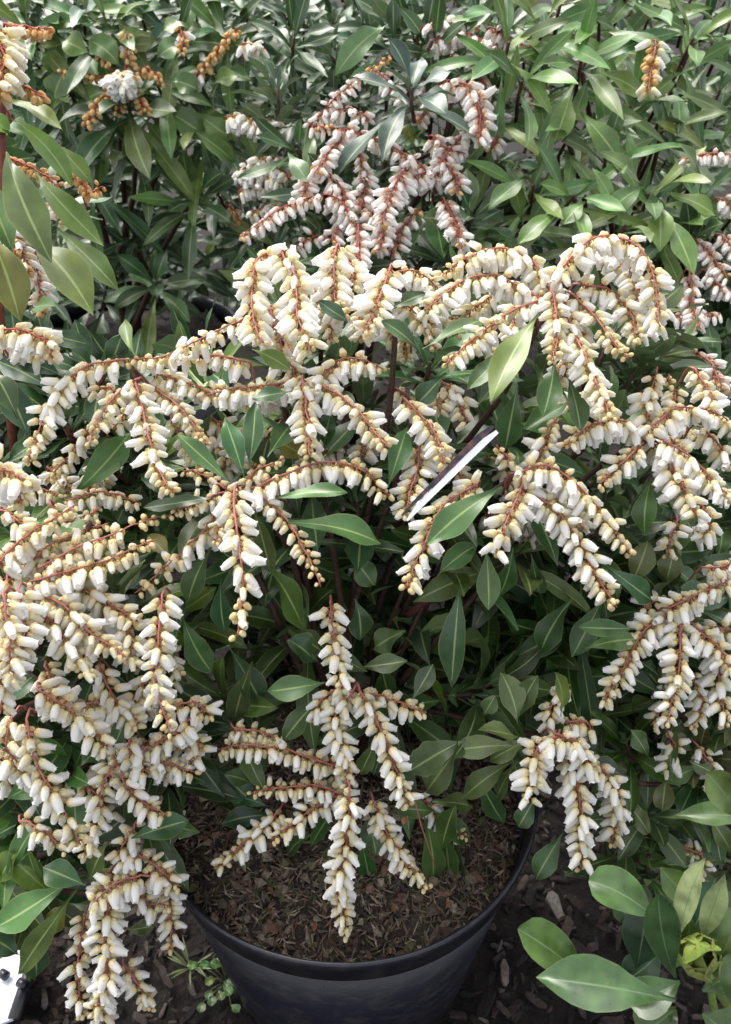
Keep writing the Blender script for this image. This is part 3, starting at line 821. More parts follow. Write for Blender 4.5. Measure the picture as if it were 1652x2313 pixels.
# ------------------------------------------------------------------ LEFT SHRUB (white, cascading)
def D_left(x, y):
    return 0.475 + 0.10 * max(0, (y - 1400) / 800) ** 1.3 + .02 * max(0, x) / 400
left = Shrub('flowering_shrub', 'white-flowered shrub cascading over the ground on the open side of the large pot', 'shrub', (-0.36, 0.42, 0.02), D_left, G_MAIN)
LR = [
 ([(70,1290),(150,1262),(240,1232),(345,1192)], .6, 1.05, 0), ([(0,1250),(50,1200),(120,1150),(180,1120)], .5, 1., .01), ([(86,1262),(180,1210),(276,1175),(350,1150)], .65, 1.05, .01),
 ([(20,1290),(80,1240),(150,1200),(250,1165)], .55, 1., .02), ([(70,1310),(150,1350),(220,1410),(295,1465)], .6, 1.0, 0), ([(80,1350),(140,1420),(190,1500)], .7, 1.05, -.005),
 ([(10,1320),(25,1400),(20,1510)], .9, 1.02, -.02), ([(40,1310),(60,1390),(45,1480)], .9, 1.0, -.01), ([(0,1420),(5,1500),(0,1580)], .95, 1.0, -.01),
 ([(362,1322),(355,1430),(348,1530),(375,1625)], .68, .95, .0), ([(250,1350),(285,1400),(280,1480)], .85, 1., .01), ([(170,1300),(240,1340),(310,1380)], .75, 1., .01),
 ([(85,1530),(160,1575),(245,1665)], .8, 1.05, -.005), ([(60,1595),(90,1690),(150,1790),(195,1870)], .92, 1.08, -.015), ([(30,1590),(20,1650),(60,1720)], .9, 1.05, .0),
 ([(300,1670),(370,1640),(450,1580)], .9, 1.0, .01), ([(310,1690),(370,1700),(440,1720)], .85, .95, .005), ([(380,1570),(430,1560),(475,1590)], .9, 1., .02),
 ([(270,1720),(320,1775),(378,1805)], .7, .95, .0), ([(45,1825),(100,1840),(160,1885)], .7, .9, .015), ([(220,1780),(205,1850),(190,1905)], .75, .95, 0),
 ([(260,1690),(240,1740),(225,1800)], .8, .95, .01), ([(410,1620),(440,1660),(420,1700)], .9, .95, .02), ([(180,1560),(260,1570),(300,1620)], .75, 1., .015), ([(220,1480),(250,1540),(300,1590)], .8, 1., .02),
 ([(290,1640),(300,1690),(340,1720)], .85, 1., .01), ([(330,1500),(300,1560),(290,1620)], .8, 1., .03), ([(0,1680),(50,1720),(90,1760)], .85, .95, .03), ([(100,1480),(140,1540),(150,1600)], .8, 1., .02),
 ([(290,1885),(355,1925),(405,1960)], .8, 1.0, .0), ([(340,1945),(270,1955),(215,2000)], .95, 1.1, -.01), ([(245,1995),(232,2080),(235,2160),(205,2260)], .92, 1.08, -.015),
 ([(190,2030),(180,2130),(195,2260)], .8, 1., .005), ([(370,1965),(382,2040),(385,2115)], .85, .9, .015), ([(275,2140),(310,2180),(335,2240)], .8, .95, .01),
 ([(270,1900),(230,1940),(200,1990)], .9, 1., .01), ([(290,1960),(320,2000),(370,2010)], .92, 1., .0), ([(240,2150),(230,2220),(250,2300)], .85, 1., 0), ([(300,1830),(270,1870),(275,1900)], .9, .95, .01),
 ([(0,1090),(80,1080),(150,1110)], .7, .9, .06), ([(150,1110),(220,1095),(310,1110)], .75, .85, .05), ([(110,1120),(140,1150),(220,1130)], .7, .85, .04), ([(0,1130),(40,1150),(80,1180)], .8, .9, .03),
 ([(-20,1030),(30,1040),(70,1075)], .8, 1.15, -.03), ([(-10,1060),(30,1080),(40,1120)], .7, 1.1, -.02),
]
for a in LR:
    left.raceme(a[0], a[1], a[2], a[3])
for i in range(24):
    x, y = random.uniform(-40, 420), random.uniform(1150, 1800)
    a = random.uniform(.3, 2.8)
    l = random.uniform(70, 130)
    left.raceme([(x, y), (x + .5 * l * math.cos(a), y + .35 * l * math.sin(a)), (x + l * math.cos(a), y + l * max(.5, math.sin(a)))], random.uniform(.6, .95), 1., random.uniform(.03, .07))
LL = [(292,1862,420,1822,62,-.005), (245,1868,200,1960,60,.0), (190,1965,95,1925,66,-.01), (150,1960,-10,2060,80,.0), (172,1975,40,2165,60,.0), (30,1880,110,1840,60,.03), (120,1990,20,1900,64,.02),
      (100,2000,60,1880,50,.03), (60,2040,80,2170,60,.03), (0,1960,40,1890,60,.03), (280,2065,345,2055,36,.01), (0,1560,75,1500,60,.0), (180,1700,220,1660,60,.03), (60,1790,130,1880,60,.03),
      (20,1800,90,1830,60,.03), (200,1640,180,1590,60,.04), (40,2120,-20,2080,60,.03), (100,2080,150,2010,50,.03)]
for q in LL:
    left.leaf(*q[:5], d=q[5], e=q[5] + random.uniform(-.01, .02), bend=random.uniform(.05, .16), tint=None)
for i in range(60):
    x, y = random.uniform(-120, 420), random.uniform(1120, 2050)
    if x > 380 and y > 1650: continue
    if y > 1900 and x > 150: continue
    dd = random.uniform(.05, .15)
    C = P(x, y, D_left(x, y) + dd)
    if C[2] < .05: continue
    left.whorl(C, np.array([.25, -.25, .8]) + rng.normal(0, .3, 3), random.randint(7, 10), .068, .0165, tint=left.tint() * random.uniform(.7, 1.), prio=1 - dd * 5)  # inner leaves tinted darker, shade put into their colour
for x, y in ((70,1300),(100,1550),(290,1900),(260,1980),(300,1680),(20,1330),(200,1160),(360,1320)):
    left.stem_to(P(x, y, D_left(x, y) + .02), .004, .0018)
left.finish()

# ------------------------------------------------------------------ RIGHT SHRUB
def D_right(x, y): return .56 + .03 * ((y - 1400) / 400)
right = Shrub('flowering_shrub', 'white-flowered shrub above the broad-leaved plant, with small olive leaves low down', 'shrub', (0.40, 0.50, 0.02), D_right, G_OLIV + G_MAIN)
RR = [([(1500,1355),(1440,1395),(1390,1470),(1335,1565)], .75, 1.0, 0), ([(1510,1375),(1505,1470),(1470,1600)], .9, 1.05, -.01), ([(1490,1350),(1560,1320),(1640,1290)], .7, 1.05, -.01),
      ([(1540,1385),(1590,1440),(1640,1510)], .8, 1.05, -.01), ([(1585,1430),(1595,1520),(1605,1610)], .92, 1.05, 0), ([(1460,1400),(1430,1360),(1480,1330)], .85, 1., .01),
      ([(1500,1500),(1470,1560),(1440,1610)], .85, .9, .05), ([(1540,1500),(1560,1560),(1540,1610)], .9, .95, .04), ([(1490,1640),(1500,1670),(1480,1710)], .95, 1., .03), ([(1550,1660),(1570,1700),(1580,1750)], .9, .95, .03),
      ([(1520,1880),(1560,1900),(1540,1950)], .9, .9, .06), ([(1580,1260),(1620,1250),(1650,1230)], .7, 1., 0), ([(1560,1400),(1620,1400),(1660,1420)], .8, 1., .01)]
for a in RR: right.raceme(a[0], a[1], a[2], a[3])
for q in [(1500,1345,1575,1300,60,0), (1400,1730,1310,1690,50,.02), (1390,1780,1440,1850,50,.02), (1560,1700,1480,1740,46,.02), (1480,1720,1470,1800,50,.02), (1440,1680,1400,1620,46,.03), (1590,1720,1530,1690,44,.02),
          (1400,1300,1440,1200,60,.03), (1500,1200,1480,1290,56,.03), (1560,1240,1600,1290,50,.02), (1470,1240,1530,1170,50,.04)]:
    right.leaf(*q[:5], d=q[5], bend=random.uniform(.05, .18))
for i in range(58):
    x, y = random.uniform(1330, 1760), random.uniform(1180, 1960)
    dd = random.uniform(.04, .15)
    C = P(x, y, D_right(x, y) + dd)
    if C[2] < .04: continue
    right.whorl(C, np.array([-.2, -.2, .8]) + rng.normal(0, .3, 3), random.randint(7, 10), .058, .015, tint=right.tint() * random.uniform(.6, .95), prio=1 - dd * 5)  # inner shoots darkened in tint to suggest shade
for x, y in ((1500,1360),(1540,1390),(1580,1430),(1480,1650),(1560,1690),(1420,1740)):
    right.stem_to(P(x, y, D_right(x, y) + .02), .004, .0018)
right.finish()

# ------------------------------------------------------------------ TALL LEAFY STEM AT THE LEFT EDGE
def D_edge(x, y): return .52
edge = Shrub('flowering_shrub', 'tall shrub with red stem, long drooping light green leaves and orange buds', 'shrub', (-0.40, 0.66, 0.02), D_edge, [(0.115, 0.190, 0.034), (0.135, 0.200, 0.034)], stem_col=(0.16, .045, .03), style=('young', 'orange', 'orange'), dark_rachis=(.34, .06, .06))
for q in [(25,265,160,412,70,0,.01), (15,335,115,582,108,-.02,-.03), (75,378,232,548,72,.0,.0), (-30,500,45,715,104,-.02,-.02), (60,535,208,702,108,.0,-.02), (130,512,264,645,72,.01,.0),
          (12,222,140,290,52,.01,.0), (118,312,205,408,52,.03,.04), (0,300,60,300,60,.02,.0), (70,690,130,680,50,.03,.0), (30,690,10,640,60,.04,.0), (-40,380,30,560,90,.0,-.01), (-30,250,20,300,50,0,0)]:
    edge.leaf(*q[:4], q[4] * .84, d=q[5], e=q[6], bend=random.uniform(.12, .30), up=.5, fold=random.uniform(.2, .45), twist=random.uniform(-.5, .5), tint=edge.tint() * (1.0 if q[1] < 320 else .8))
edge.raceme([(-10,60),(20,100),(15,170)], .8, 1.25, -.02); edge.raceme([(0,190),(40,180),(95,205)], .0, 1.1, -.01); edge.raceme([(10,50),(60,60),(110,70)], .0, 1.1, .01)
edge.raceme([(10,345),(80,380),(140,420)], .0, .9, .03); edge.raceme([(140,330),(170,380),(200,430)], .0, .9, .05, spread=.5); edge.raceme([(170,400),(200,430),(235,425)], .0, .8, .05)
edge.raceme([(30,460),(45,540),(70,620)], .8, .9, .06, kinds=('pink','young','orange')); edge.raceme([(70,560),(90,640),(100,700)], .8, .9, .07, kinds=('pink','young','orange'))
edge.raceme([(110,440),(140,480),(150,510)], .8, .9, .04, kinds=('pink','young','orange')); edge.raceme([(-20,60),(0,120),(-10,200)], .9, 1.3, -.03); edge.raceme([(20,460),(20,520),(30,560)], .5, .9, .05, kinds=('pink','young','orange'))
edge.raceme([(-10,735),(50,728),(115,750),(125,780)], .9, 1.15, -.01, kinds=('open','young','bud')); edge.raceme([(-10,750),(40,760),(90,790)], .9, 1.1, .02, kinds=('open','young','bud'))
edge.leaf(90, 735, 200, 765, 46, d=.02, tint=(0.04, .09, .04)); edge.leaf(-10, 780, 130, 830, 60, d=.03, tint=(0.03, .08, .04)); edge.leaf(0, 830, 60, 960, 76, d=.03, tint=(0.035, .085, .04)); edge.leaf(120, 870, -10, 800, 60, d=.05, tint=(.03, .075, .035))
edge.stem(catmull([edge.base, edge.base + np.array([.05, -.04, .2]), P(-6, 640, .54), P(2, 400, .53), P(4, 220, .52), P(8, 90, .52)], 26), .0055, .0028, (.17, .05, .035))
for i in range(16):
    x, y = random.uniform(-120, 120), random.uniform(300, 1000)
    C = P(x, y, .64 + random.uniform(0, .1))
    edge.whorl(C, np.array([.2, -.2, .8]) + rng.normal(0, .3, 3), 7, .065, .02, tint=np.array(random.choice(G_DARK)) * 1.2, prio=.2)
for i in range(36):
    x, y = random.uniform(-60, 340), random.uniform(790, 1130)
    C = P(x, y, .62 + random.uniform(0, .12))
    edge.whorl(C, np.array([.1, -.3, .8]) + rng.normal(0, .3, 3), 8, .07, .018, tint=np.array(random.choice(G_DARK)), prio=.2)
edge.finish()

# ------------------------------------------------------------------ BACK LEFT BUSH (orange buds)
def D_bl(x, y): return .98 + .12 * (y - 300) / 300 * (1 if y > 300 else .3)
bl = Shrub('flowering_shrub', 'bushy dark green shrub crowned by orange-red buds around one white tuft', 'shrub', (-0.40, 1.30, 0.24), D_bl, G_MAIN + G_LITE[:1], style=('pink', 'orange', 'orange'), dark_rachis=(.30, .05, .05), bell_len=.0106)
for pts, o, sz in [([(275,175),(205,165),(138,155)],0,1.1), ([(275,160),(282,110),(272,58)],0,1.1), ([(270,180),(225,225),(190,285)],0,1.25), ([(275,195),(275,230),(265,255)],0,1.1), ([(300,190),(318,225),(330,250)],0,1.1), ([(300,170),(330,150),(368,180)],0,1.1),
                    ([(440,165),(480,115),(528,62)],0,1.2), ([(240,140),(225,120),(215,110)],0,1.), ([(400,60),(410,90),(400,120)],.2,1.), ([(60,70),(90,75),(120,62)],0,1.1), ([(505,455),(525,470),(535,500)],0,.9), ]:
    bl.raceme(pts, o, sz, -.03, dens=.9)
for pts in ([(235,165),(262,160),(285,162)], [(250,180),(275,176),(300,172)], [(245,172),(270,180),(290,195)]):
    bl.raceme(pts, 1.2, 1.15, -.06, dens=2.2, kinds=('open', 'open', 'open'))
for q in [(268,248,222,412,62), (292,252,312,378,74), (318,262,388,362,72), (338,238,468,315,64), (400,318,415,412,50), (380,180,440,200,60), (300,120,275,60,60), (350,130,400,100,60), (270,150,200,90,70), (420,60,360,70,50), (210,250,170,260,50),
          (250,200,180,230,60), (440,250,520,310,50), (430,290,520,360,50), (200,120,140,90,60), (150,150,120,220,60), (100,100,130,170,60), (470,190,530,170,50)]:
    bl.leaf(*q, d=-.02 + random.uniform(-.02, .02), bend=random.uniform(.12, .25), tint=np.array(random.choice(G_LITE)) * .9)
bl.whorl(P(432, 440, D_bl(432, 440) - .03), (.1, -.5, .8), 12, .10, .021, prio=5, spread=(-.1, .9)); bl.whorl(P(345, 630, D_bl(345, 630)), (.1, -.5, .8), 11, .10, .022, prio=5, spread=(-.1, .9))
bl.whorl(P(285, 235, D_bl(285, 235) - .02), (0, -.4, .9), 12, .115, .026, prio=5, spread=(-.3, .7))
for x, y in [(350,190),(180,90),(390,90),(120,60),(480,160),(80,140),(300,330),(200,400),(450,290),(150,200),(500,80),(240,60),(60,60),(310,30),(430,10),(180,10),(80,0),(540,20)]:
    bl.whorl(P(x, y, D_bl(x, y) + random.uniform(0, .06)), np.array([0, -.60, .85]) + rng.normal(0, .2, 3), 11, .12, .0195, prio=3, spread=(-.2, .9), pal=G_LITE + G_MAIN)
for i in range(62):
    x, y = random.uniform(0, 540), random.uniform(-60, 690)
    if y > 560 and x > 430: continue
    dd = random.uniform(.10, .36)
    C = P(x, y, D_bl(x, y) + dd)
    bl.whorl(C, np.array([0, -.3, .85]) + rng.normal(0, .3, 3), 9, .10, .0175, tint=np.array(random.choice(G_DARK)) * random.uniform(.7, 1.1), prio=.5 - dd)  # fill leaves tinted dark so the gaps look shaded
for x, y in [(280,180),(430,440),(345,630),(450,160),(120,60),(300,330)]: bl.stem_to(P(x, y, D_bl(x, y) + .02), .006, .003)
bl.finish()

# ------------------------------------------------------------------ BACK CENTRE BUSH (pink stems)
def D_bc(x, y): return .82 - .06 * max(0, (y - 300)) / 300
bc = Shrub('flowering_shrub', 'shrub of loose white bells on crimson stalks standing behind the potted shrub', 'shrub', (-0.02, 0.98, 0.24), D_bc, G_MAIN + G_DARK, style=('pink', 'pink', 'orange'), dark_rachis=(.24, .035, .05), bell_len=.0103)
for pts, o, sz, d in [([(962,405),(930,360),(850,310),(770,285),(690,272)],.85,1.05,0), ([(900,372),(870,430),(850,500)],.95,1.1,-.01), ([(945,380),(900,400),(870,450)],.95,1.05,0), ([(985,440),(1005,500),(1020,550)],.9,1.,0),
    ([(790,490),(735,432),(640,455),(535,530)],.9,1.,0), ([(790,485),(745,400),(690,360)],.9,1.,.01), ([(795,500),(800,560),(800,610)],.7,.95,-.01), ([(800,480),(812,400),(800,335)],.9,.95,.01), ([(962,395),(1010,315),(1075,262)],.95,1.05,0),
    ([(690,275),(770,190),(868,118)],.3,.8,.02), ([(985,175),(1040,190),(1065,250),(1060,310)],.97,1.3,-.01), ([(960,90),(1030,75),(1110,110)],.97,1.2,.03), ([(870,560),(885,510),(930,460)],.8,.95,0), ([(660,545),(700,525),(740,530)],.3,.8,.02),
    ([(980,350),(1015,390),(1020,430)],.9,1.05,0), ([(770,285),(740,330),(700,380)],.9,1.,.01), ([(960,300),(1000,330),(1040,340)],.95,1.05,.01), ([(730,250),(780,240),(820,260)],.9,1.,.02), ([(1000,120),(1080,140),(1150,120)],.95,1.1,.03), ([(1090,60),(1150,90),(1200,120)],.9,1.,.04),
    ([(940,60),(1000,50),(1060,60)],.95,1.15,.04), ([(1150,180),(1190,220),(1210,280)],.9,1.1,.05), ([(1090,230),(1110,280),(1090,330)],.9,1.05,.03), ([(820,150),(860,180),(900,240)],.9,1.,.06), ([(940,180),(950,230),(930,280)],.8,1.,.05), ([(700,340),(690,390),(680,430)],.9,.95,.03),
    ([(830,470),(850,520),(840,560)],.9,.95,.0), ([(740,440),(760,490),(740,540)],.9,.95,.03), ([(1080,100),(1060,160),(1090,210)],.9,1.1,.04)]:
    bc.raceme(pts, o, sz, d, dens=.8)
bc.leaf(862, 55, 745, 168, 56, d=-.05, tint=(.09, .17, .06), bend=.28); bc.leaf(640, 340, 685, 405, 44, d=.0, tint=(.12, .2, .09)); bc.leaf(940, 440, 888, 585, 66, d=.02); bc.leaf(958, 445, 985, 575, 60, d=.02); bc.leaf(700, 290, 680, 380, 30, d=.02, tint=(.08,.13,.05))
bc.whorl(P(915, 195, .78), (0, -.2, 1), 11, .075, .022, prio=5, tint=np.array((.03, .06, .045)), droop=.5, spread=(-.2, .9)); bc.whorl(P(1050, 480, .80), (.2, -.3, .9), 9, .075, .024, prio=3)
for i in range(80):
    x, y = random.uniform(600, 1130), random.uniform(0, 640)
    dd = random.uniform(.04, .25)
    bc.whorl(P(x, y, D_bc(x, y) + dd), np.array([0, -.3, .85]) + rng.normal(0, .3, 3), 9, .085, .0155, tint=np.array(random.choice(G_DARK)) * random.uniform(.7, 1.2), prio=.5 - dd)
for x, y in [(962,400),(790,490),(1000,190),(700,275),(960,90),(880,540)]: bc.stem_to(P(x, y, D_bc(x, y) + .01), .006, .0028)
bc.finish()

# ------------------------------------------------------------------ BACK RIGHT BUSH (leafy)
def D_br(x, y): return .84 + .05 * (x - 1300) / 300 * (1 if y < 300 else 0) - .05 * max(0, (y - 300)) / 300
br = Shrub('leafy_shrub', 'leafy green shrub with stiff whorls of pointed leaves on red-brown stems', 'shrub', (0.32, 1.02, 0.24), D_br, G_MAIN + G_LITE + G_LITE, stem_col=(.06, .024, .018), style=('pink', 'young', 'orange'), bell_len=.0106)
for x, y, n, L in [(1470,285,12,.078), (1440,430,12,.078), (1290,135,12,.080), (1275,435,11,.080), (1540,85,11,.075), (1400,235,9,.07), (1160,180,9,.075), (1130,95,9,.07), (1380,90,9,.07), (1600,200,10,.075), (1590,335,10,.075), (1185,410,9,.07), (1260,310,10,.08),
                   (1560,430,10,.075), (1345,345,9,.075), (1500,170,9,.07), (1200,50,9,.075), (1440,40,9,.075), (1330,40,9,.07), (1620,50,9,.075), (1110,260,8,.07), (1160,500,8,.07), (1500,500,9,.075), (1390,500,8,.07), (1640,460,8,.07), (1250,-10,9,.07), (1400,-30,9,.07), (1540,-20,9,.07), (1120,10,9,.07)]:
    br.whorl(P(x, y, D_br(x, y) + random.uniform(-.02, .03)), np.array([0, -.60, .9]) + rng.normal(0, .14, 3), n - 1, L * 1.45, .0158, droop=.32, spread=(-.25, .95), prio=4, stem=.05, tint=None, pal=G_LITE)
for q in [(1270,200,1228,322,56), (1290,250,1375,355,56), (1462,445,1465,560,52), (1480,480,1540,610,54), (1300,450,1250,500,50), (1240,470,1150,545,50), (1180,390,1085,465,50), (1430,415,1345,475,48), (1480,430,1590,480,48), (1320,160,1440,225,56)]:
    br.leaf(*q, d=-.03, bend=random.uniform(.08, .2), tint=np.array(random.choice(G_LITE)) * .9)
br.raceme([(1455,90),(1450,140),(1445,195)], .3, 1.2, -.06, kinds=('open', 'orange', 'young'), dens=.8)
for i in range(48):
    x, y = random.uniform(1080, 1720), random.uniform(-60, 600)
    dd = random.uniform(.12, .36)
    br.whorl(P(x, y, D_br(x, y) + dd), np.array([0, -.25, .9]) + rng.normal(0, .3, 3), 9, .095, .0150, tint=np.array(random.choice(G_DARK)) * random.uniform(.8, 1.3), prio=.5 - dd)  # dark tint on fill leaves paints shade between the whorls
for x, y in [(1470,290),(1440,430),(1290,140),(1275,440),(1540,90),(1260,310)]: br.stem_to(P(x, y, D_br(x, y)), .0045, .0025)
br.finish()

# ------------------------------------------------------------------ RIGHT EDGE, BEHIND
def D_re(x, y): return .80 - .1 * max(0, y - 500) / 500
re_ = Shrub('flowering_shrub', 'dim shrub with sparse pinkish-white sprays beneath the leafy whorled shrub', 'shrub', (0.46, 0.84, 0.24), D_re, G_DARK, style=('pink', 'pink', 'orange'), bell_len=.0093)
for pts in [[(1540,530),(1580,560),(1620,610)], [(1600,520),(1640,560)], [(1520,640),(1545,690),(1550,720)], [(1500,700),(1550,700),(1600,700)], [(1545,780),(1580,820),(1600,870)], [(1600,440),(1640,470)], [(1520,350),(1580,345),(1640,355)], [(1530,600),(1535,650)], [(1590,840),(1630,870)], [(1570,600),(1610,640),(1650,640)]]:
    re_.raceme(pts, .9, 1.0, 0, dens=.9)
for i in range(50):
    x, y = random.uniform(1440, 1760), random.uniform(480, 1200)
    dd = random.uniform(.02, .16)
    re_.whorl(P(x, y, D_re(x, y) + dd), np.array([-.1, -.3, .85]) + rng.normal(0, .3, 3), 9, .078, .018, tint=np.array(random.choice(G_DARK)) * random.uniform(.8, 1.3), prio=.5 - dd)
for x, y in [(1560,560),(1550,700),(1590,830)]: re_.stem_to(P(x, y, D_re(x, y) + .01), .005, .0025)
re_.finish()

# ------------------------------------------------------------------ SMALL WHITE CLUSTERS BETWEEN THE BACK BUSHES
bm_ = Shrub('flowering_shrub', 'small-leaved dark shrub with short white tufts between the orange-budded and crimson-stalked shrubs', 'shrub', (-0.16, 1.40, 0.24), 1.12, G_DARK, style=('open', 'pink', 'young'), bell_len=.0106)
for pts in [[(505,255),(560,262),(628,275)], [(530,265),(580,280),(620,285)], [(530,385),(570,355),(620,350)], [(540,400),(590,375),(640,380)], [(535,420),(575,410),(600,420)], [(540,95),(560,100),(580,105)], [(600,360),(635,385),(640,400)], [(555,470),(600,450),(640,440)], [(545,380),(585,390),(620,400)]]:
    bm_.raceme(pts, .97, 1.0, -.22, dens=1.2)
for i in range(70):
    x, y = random.uniform(480, 800), random.uniform(-60, 560)
    dd = random.uniform(.0, .3)
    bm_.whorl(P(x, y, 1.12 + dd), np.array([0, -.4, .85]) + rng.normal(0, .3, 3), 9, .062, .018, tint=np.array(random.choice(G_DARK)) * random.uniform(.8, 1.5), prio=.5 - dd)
for x, y in [(560,265),(580,370),(620,160)]: bm_.stem_to(P(x, y, 1.14), .005, .0025)
for i in range(60):
    x, y = random.uniform(330, 1000), random.uniform(-80, 700)
    dd = random.uniform(.2, .45)
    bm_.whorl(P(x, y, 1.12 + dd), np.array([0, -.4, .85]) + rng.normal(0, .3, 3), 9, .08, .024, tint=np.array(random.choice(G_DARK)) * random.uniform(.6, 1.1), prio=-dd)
bm_.finish()

# ------------------------------------------------------------------ rows of shrubs farther off
for i, (x, y, h, lab) in enumerate([(-1.0, 1.9, .72, 'shaded shrub far off, beyond the orange-budded shrub'), (-.35, 2.3, .80, 'shaded shrub far off, in the gap between the tufted and crimson-stalked shrubs'),
                                    (.35, 2.1, .78, 'shaded shrub far off, beyond the crimson-stalked shrub'), (1.0, 1.9, .76, 'shaded shrub far off, beyond the leafy whorled shrub')]):
    fs = Shrub('leafy_shrub', lab, 'shrub', (x, y, 0), 1.5, G_DARK + G_MAIN)
    for k in range(110):
        a, b = random.uniform(0, 6.283), random.uniform(0, 1)
        r = .40 * math.sqrt(random.uniform(.3, 1)) * math.sqrt(1 - (b * .9) ** 2)
        C = np.array([x + r * math.cos(a), y + r * math.sin(a), .12 + b * (h - .12)])
        fs.whorl(C, np.array([.5 * math.cos(a), .5 * math.sin(a), .9]), 8, .085, .027)
    for k in range(5): fs.stem_to((x + random.uniform(-.2, .2), y + random.uniform(-.2, .2), h * .8), .007, .003)
    fs.finish()

# ------------------------------------------------------------------ BROAD-LEAVED PLANT, LOWER RIGHT
def D_sk(x, y): return .50
sk = Shrub('broad_leaved_plant', 'broad-leaved glossy green plant with a yellow-green bud, low beside the large pot', 'plant', (0.31, 0.24, 0.0), D_sk, [(0.06, .14, .05), (.075, .16, .05)], leaf_mat=M_BROAD, stem_col=(.14, .2, .05))
for q in [(1455,2040,1308,1955,100,.0,.01,(.085,.19,.05),.14), (1290,2170,1150,2062,98,.02,.0,(.10,.21,.04),.16), (1500,2222,1190,2170,118,-.03,-.02,(.075,.165,.06),.10), (1500,2170,1462,1985,78,-.01,-.03,(.06,.14,.05),-.05),
          (1508,2095,1568,1905,62,-.01,-.04,(.30,.36,.17),.05), (1555,2095,1610,1940,54,.0,-.03,(.30,.36,.17),.05), (1415,2150,1440,2010,90,.02,.01,(.04,.10,.05),.08), (1520,2100,1590,1950,60,.01,.0,(.03,.09,.06),.05),
          (1570,2160,1660,2030,100,.0,.0,(.10,.19,.06),.1), (1560,2200,1680,2150,110,-.01,0,(.09,.18,.05),.1), (1480,1815,1660,1815,58,.03,.02,(.09,.18,.05),.16), (1640,1815,1568,1715,76,.0,-.01,(.13,.22,.05),.1),
          (1545,2010,1465,1925,66,.02,.02,(.10,.19,.05),.12), (1620,2040,1560,1990,60,.02,.02,(.10,.18,.06),.12), (1500,2240,1420,2300,110,.0,-.01,(.09,.18,.045),.1), (1560,2250,1640,2310,110,-.02,-.02,(.09,.18,.045),.1),
          (1470,2110,1400,2170,80,.03,.04,(.04,.1,.05),.1), (1590,2120,1650,1960,70,.02,.02,(.07,.14,.08),.1), (1530,2150,1440,2090,70,.0,.0,(.08,.17,.05),.1), (1580,2150,1625,2070,60,-.01,-.02,(.12,.2,.05),.05), (1510,2180,1400,2230,84,-.01,-.01,(.07,.16,.05),.12),
          (1540,2160,1530,2030,56,.01,-.01,(.10,.19,.05),.04), (1620,2230,1660,2120,90,-.02,-.02,(.09,.18,.05),.1), (1400,2060,1370,1990,50,.04,.04,(.06,.13,.05),.1)]:
    sk.leaf(*q[:5], d=q[5], e=q[6], tint=np.array(q[7]) * (np.array([.72, .66, .62]) if q[7][0] < .2 else 1.15), bend=q[8] + .05, up=.35, fold=.32, wave=.06, prof=PROF_ROUND if q[4] > 74 and q[4] != 118 else PROF_LANCE)
C0 = P(1548, 2130, .485)
up = nrm(np.array([-.1, -.35, .9]))
for k in range(9):      # closed bud of overlapping scales
    th = k * 2.39996; a = nrm(np.cross(up, [1, 0, 0])); b = np.cross(up, a)
    rad = math.cos(th) * a + math.sin(th) * b
    rr = .0135 * (1 - k * .06)
    B = C0 - up * .009 + rad * rr * .45; T = C0 + up * (.018 + .0018 * k) + rad * rr * (.9 - .08 * k)
    v = leaf_verts(B, T, rad, .0115, bend=.26, fold=-.5, wave=.05, prof=PROF_ROUND)
    me = bpy.data.meshes.new('bud_scale'); t = np.array([(.26, .32, .07), (.32, .36, .10), (.21, .29, .06)][k % 3])
    fill_mesh(me, v - B, LEAF_LV, LEAF_FL, M_BROAD, np.broadcast_to(t, (len(v), 3)), LEAF_UV)
    obj('bud_scale', me, sk.root, tuple(B - sk.base))
sk.stem(catmull([sk.base, sk.base + np.array([-.01, -.02, .15]), C0], 10), .004, .003)
sk.stem(catmull([sk.base, sk.base + np.array([.01, .06, .2]), P(1640, 1815, .52)], 10), .004, .002)
sk.stem(catmull([sk.base, P(1560, 2090, .55), P(1525, 2030, .52)], 10), .004, .002)
sk.finish()

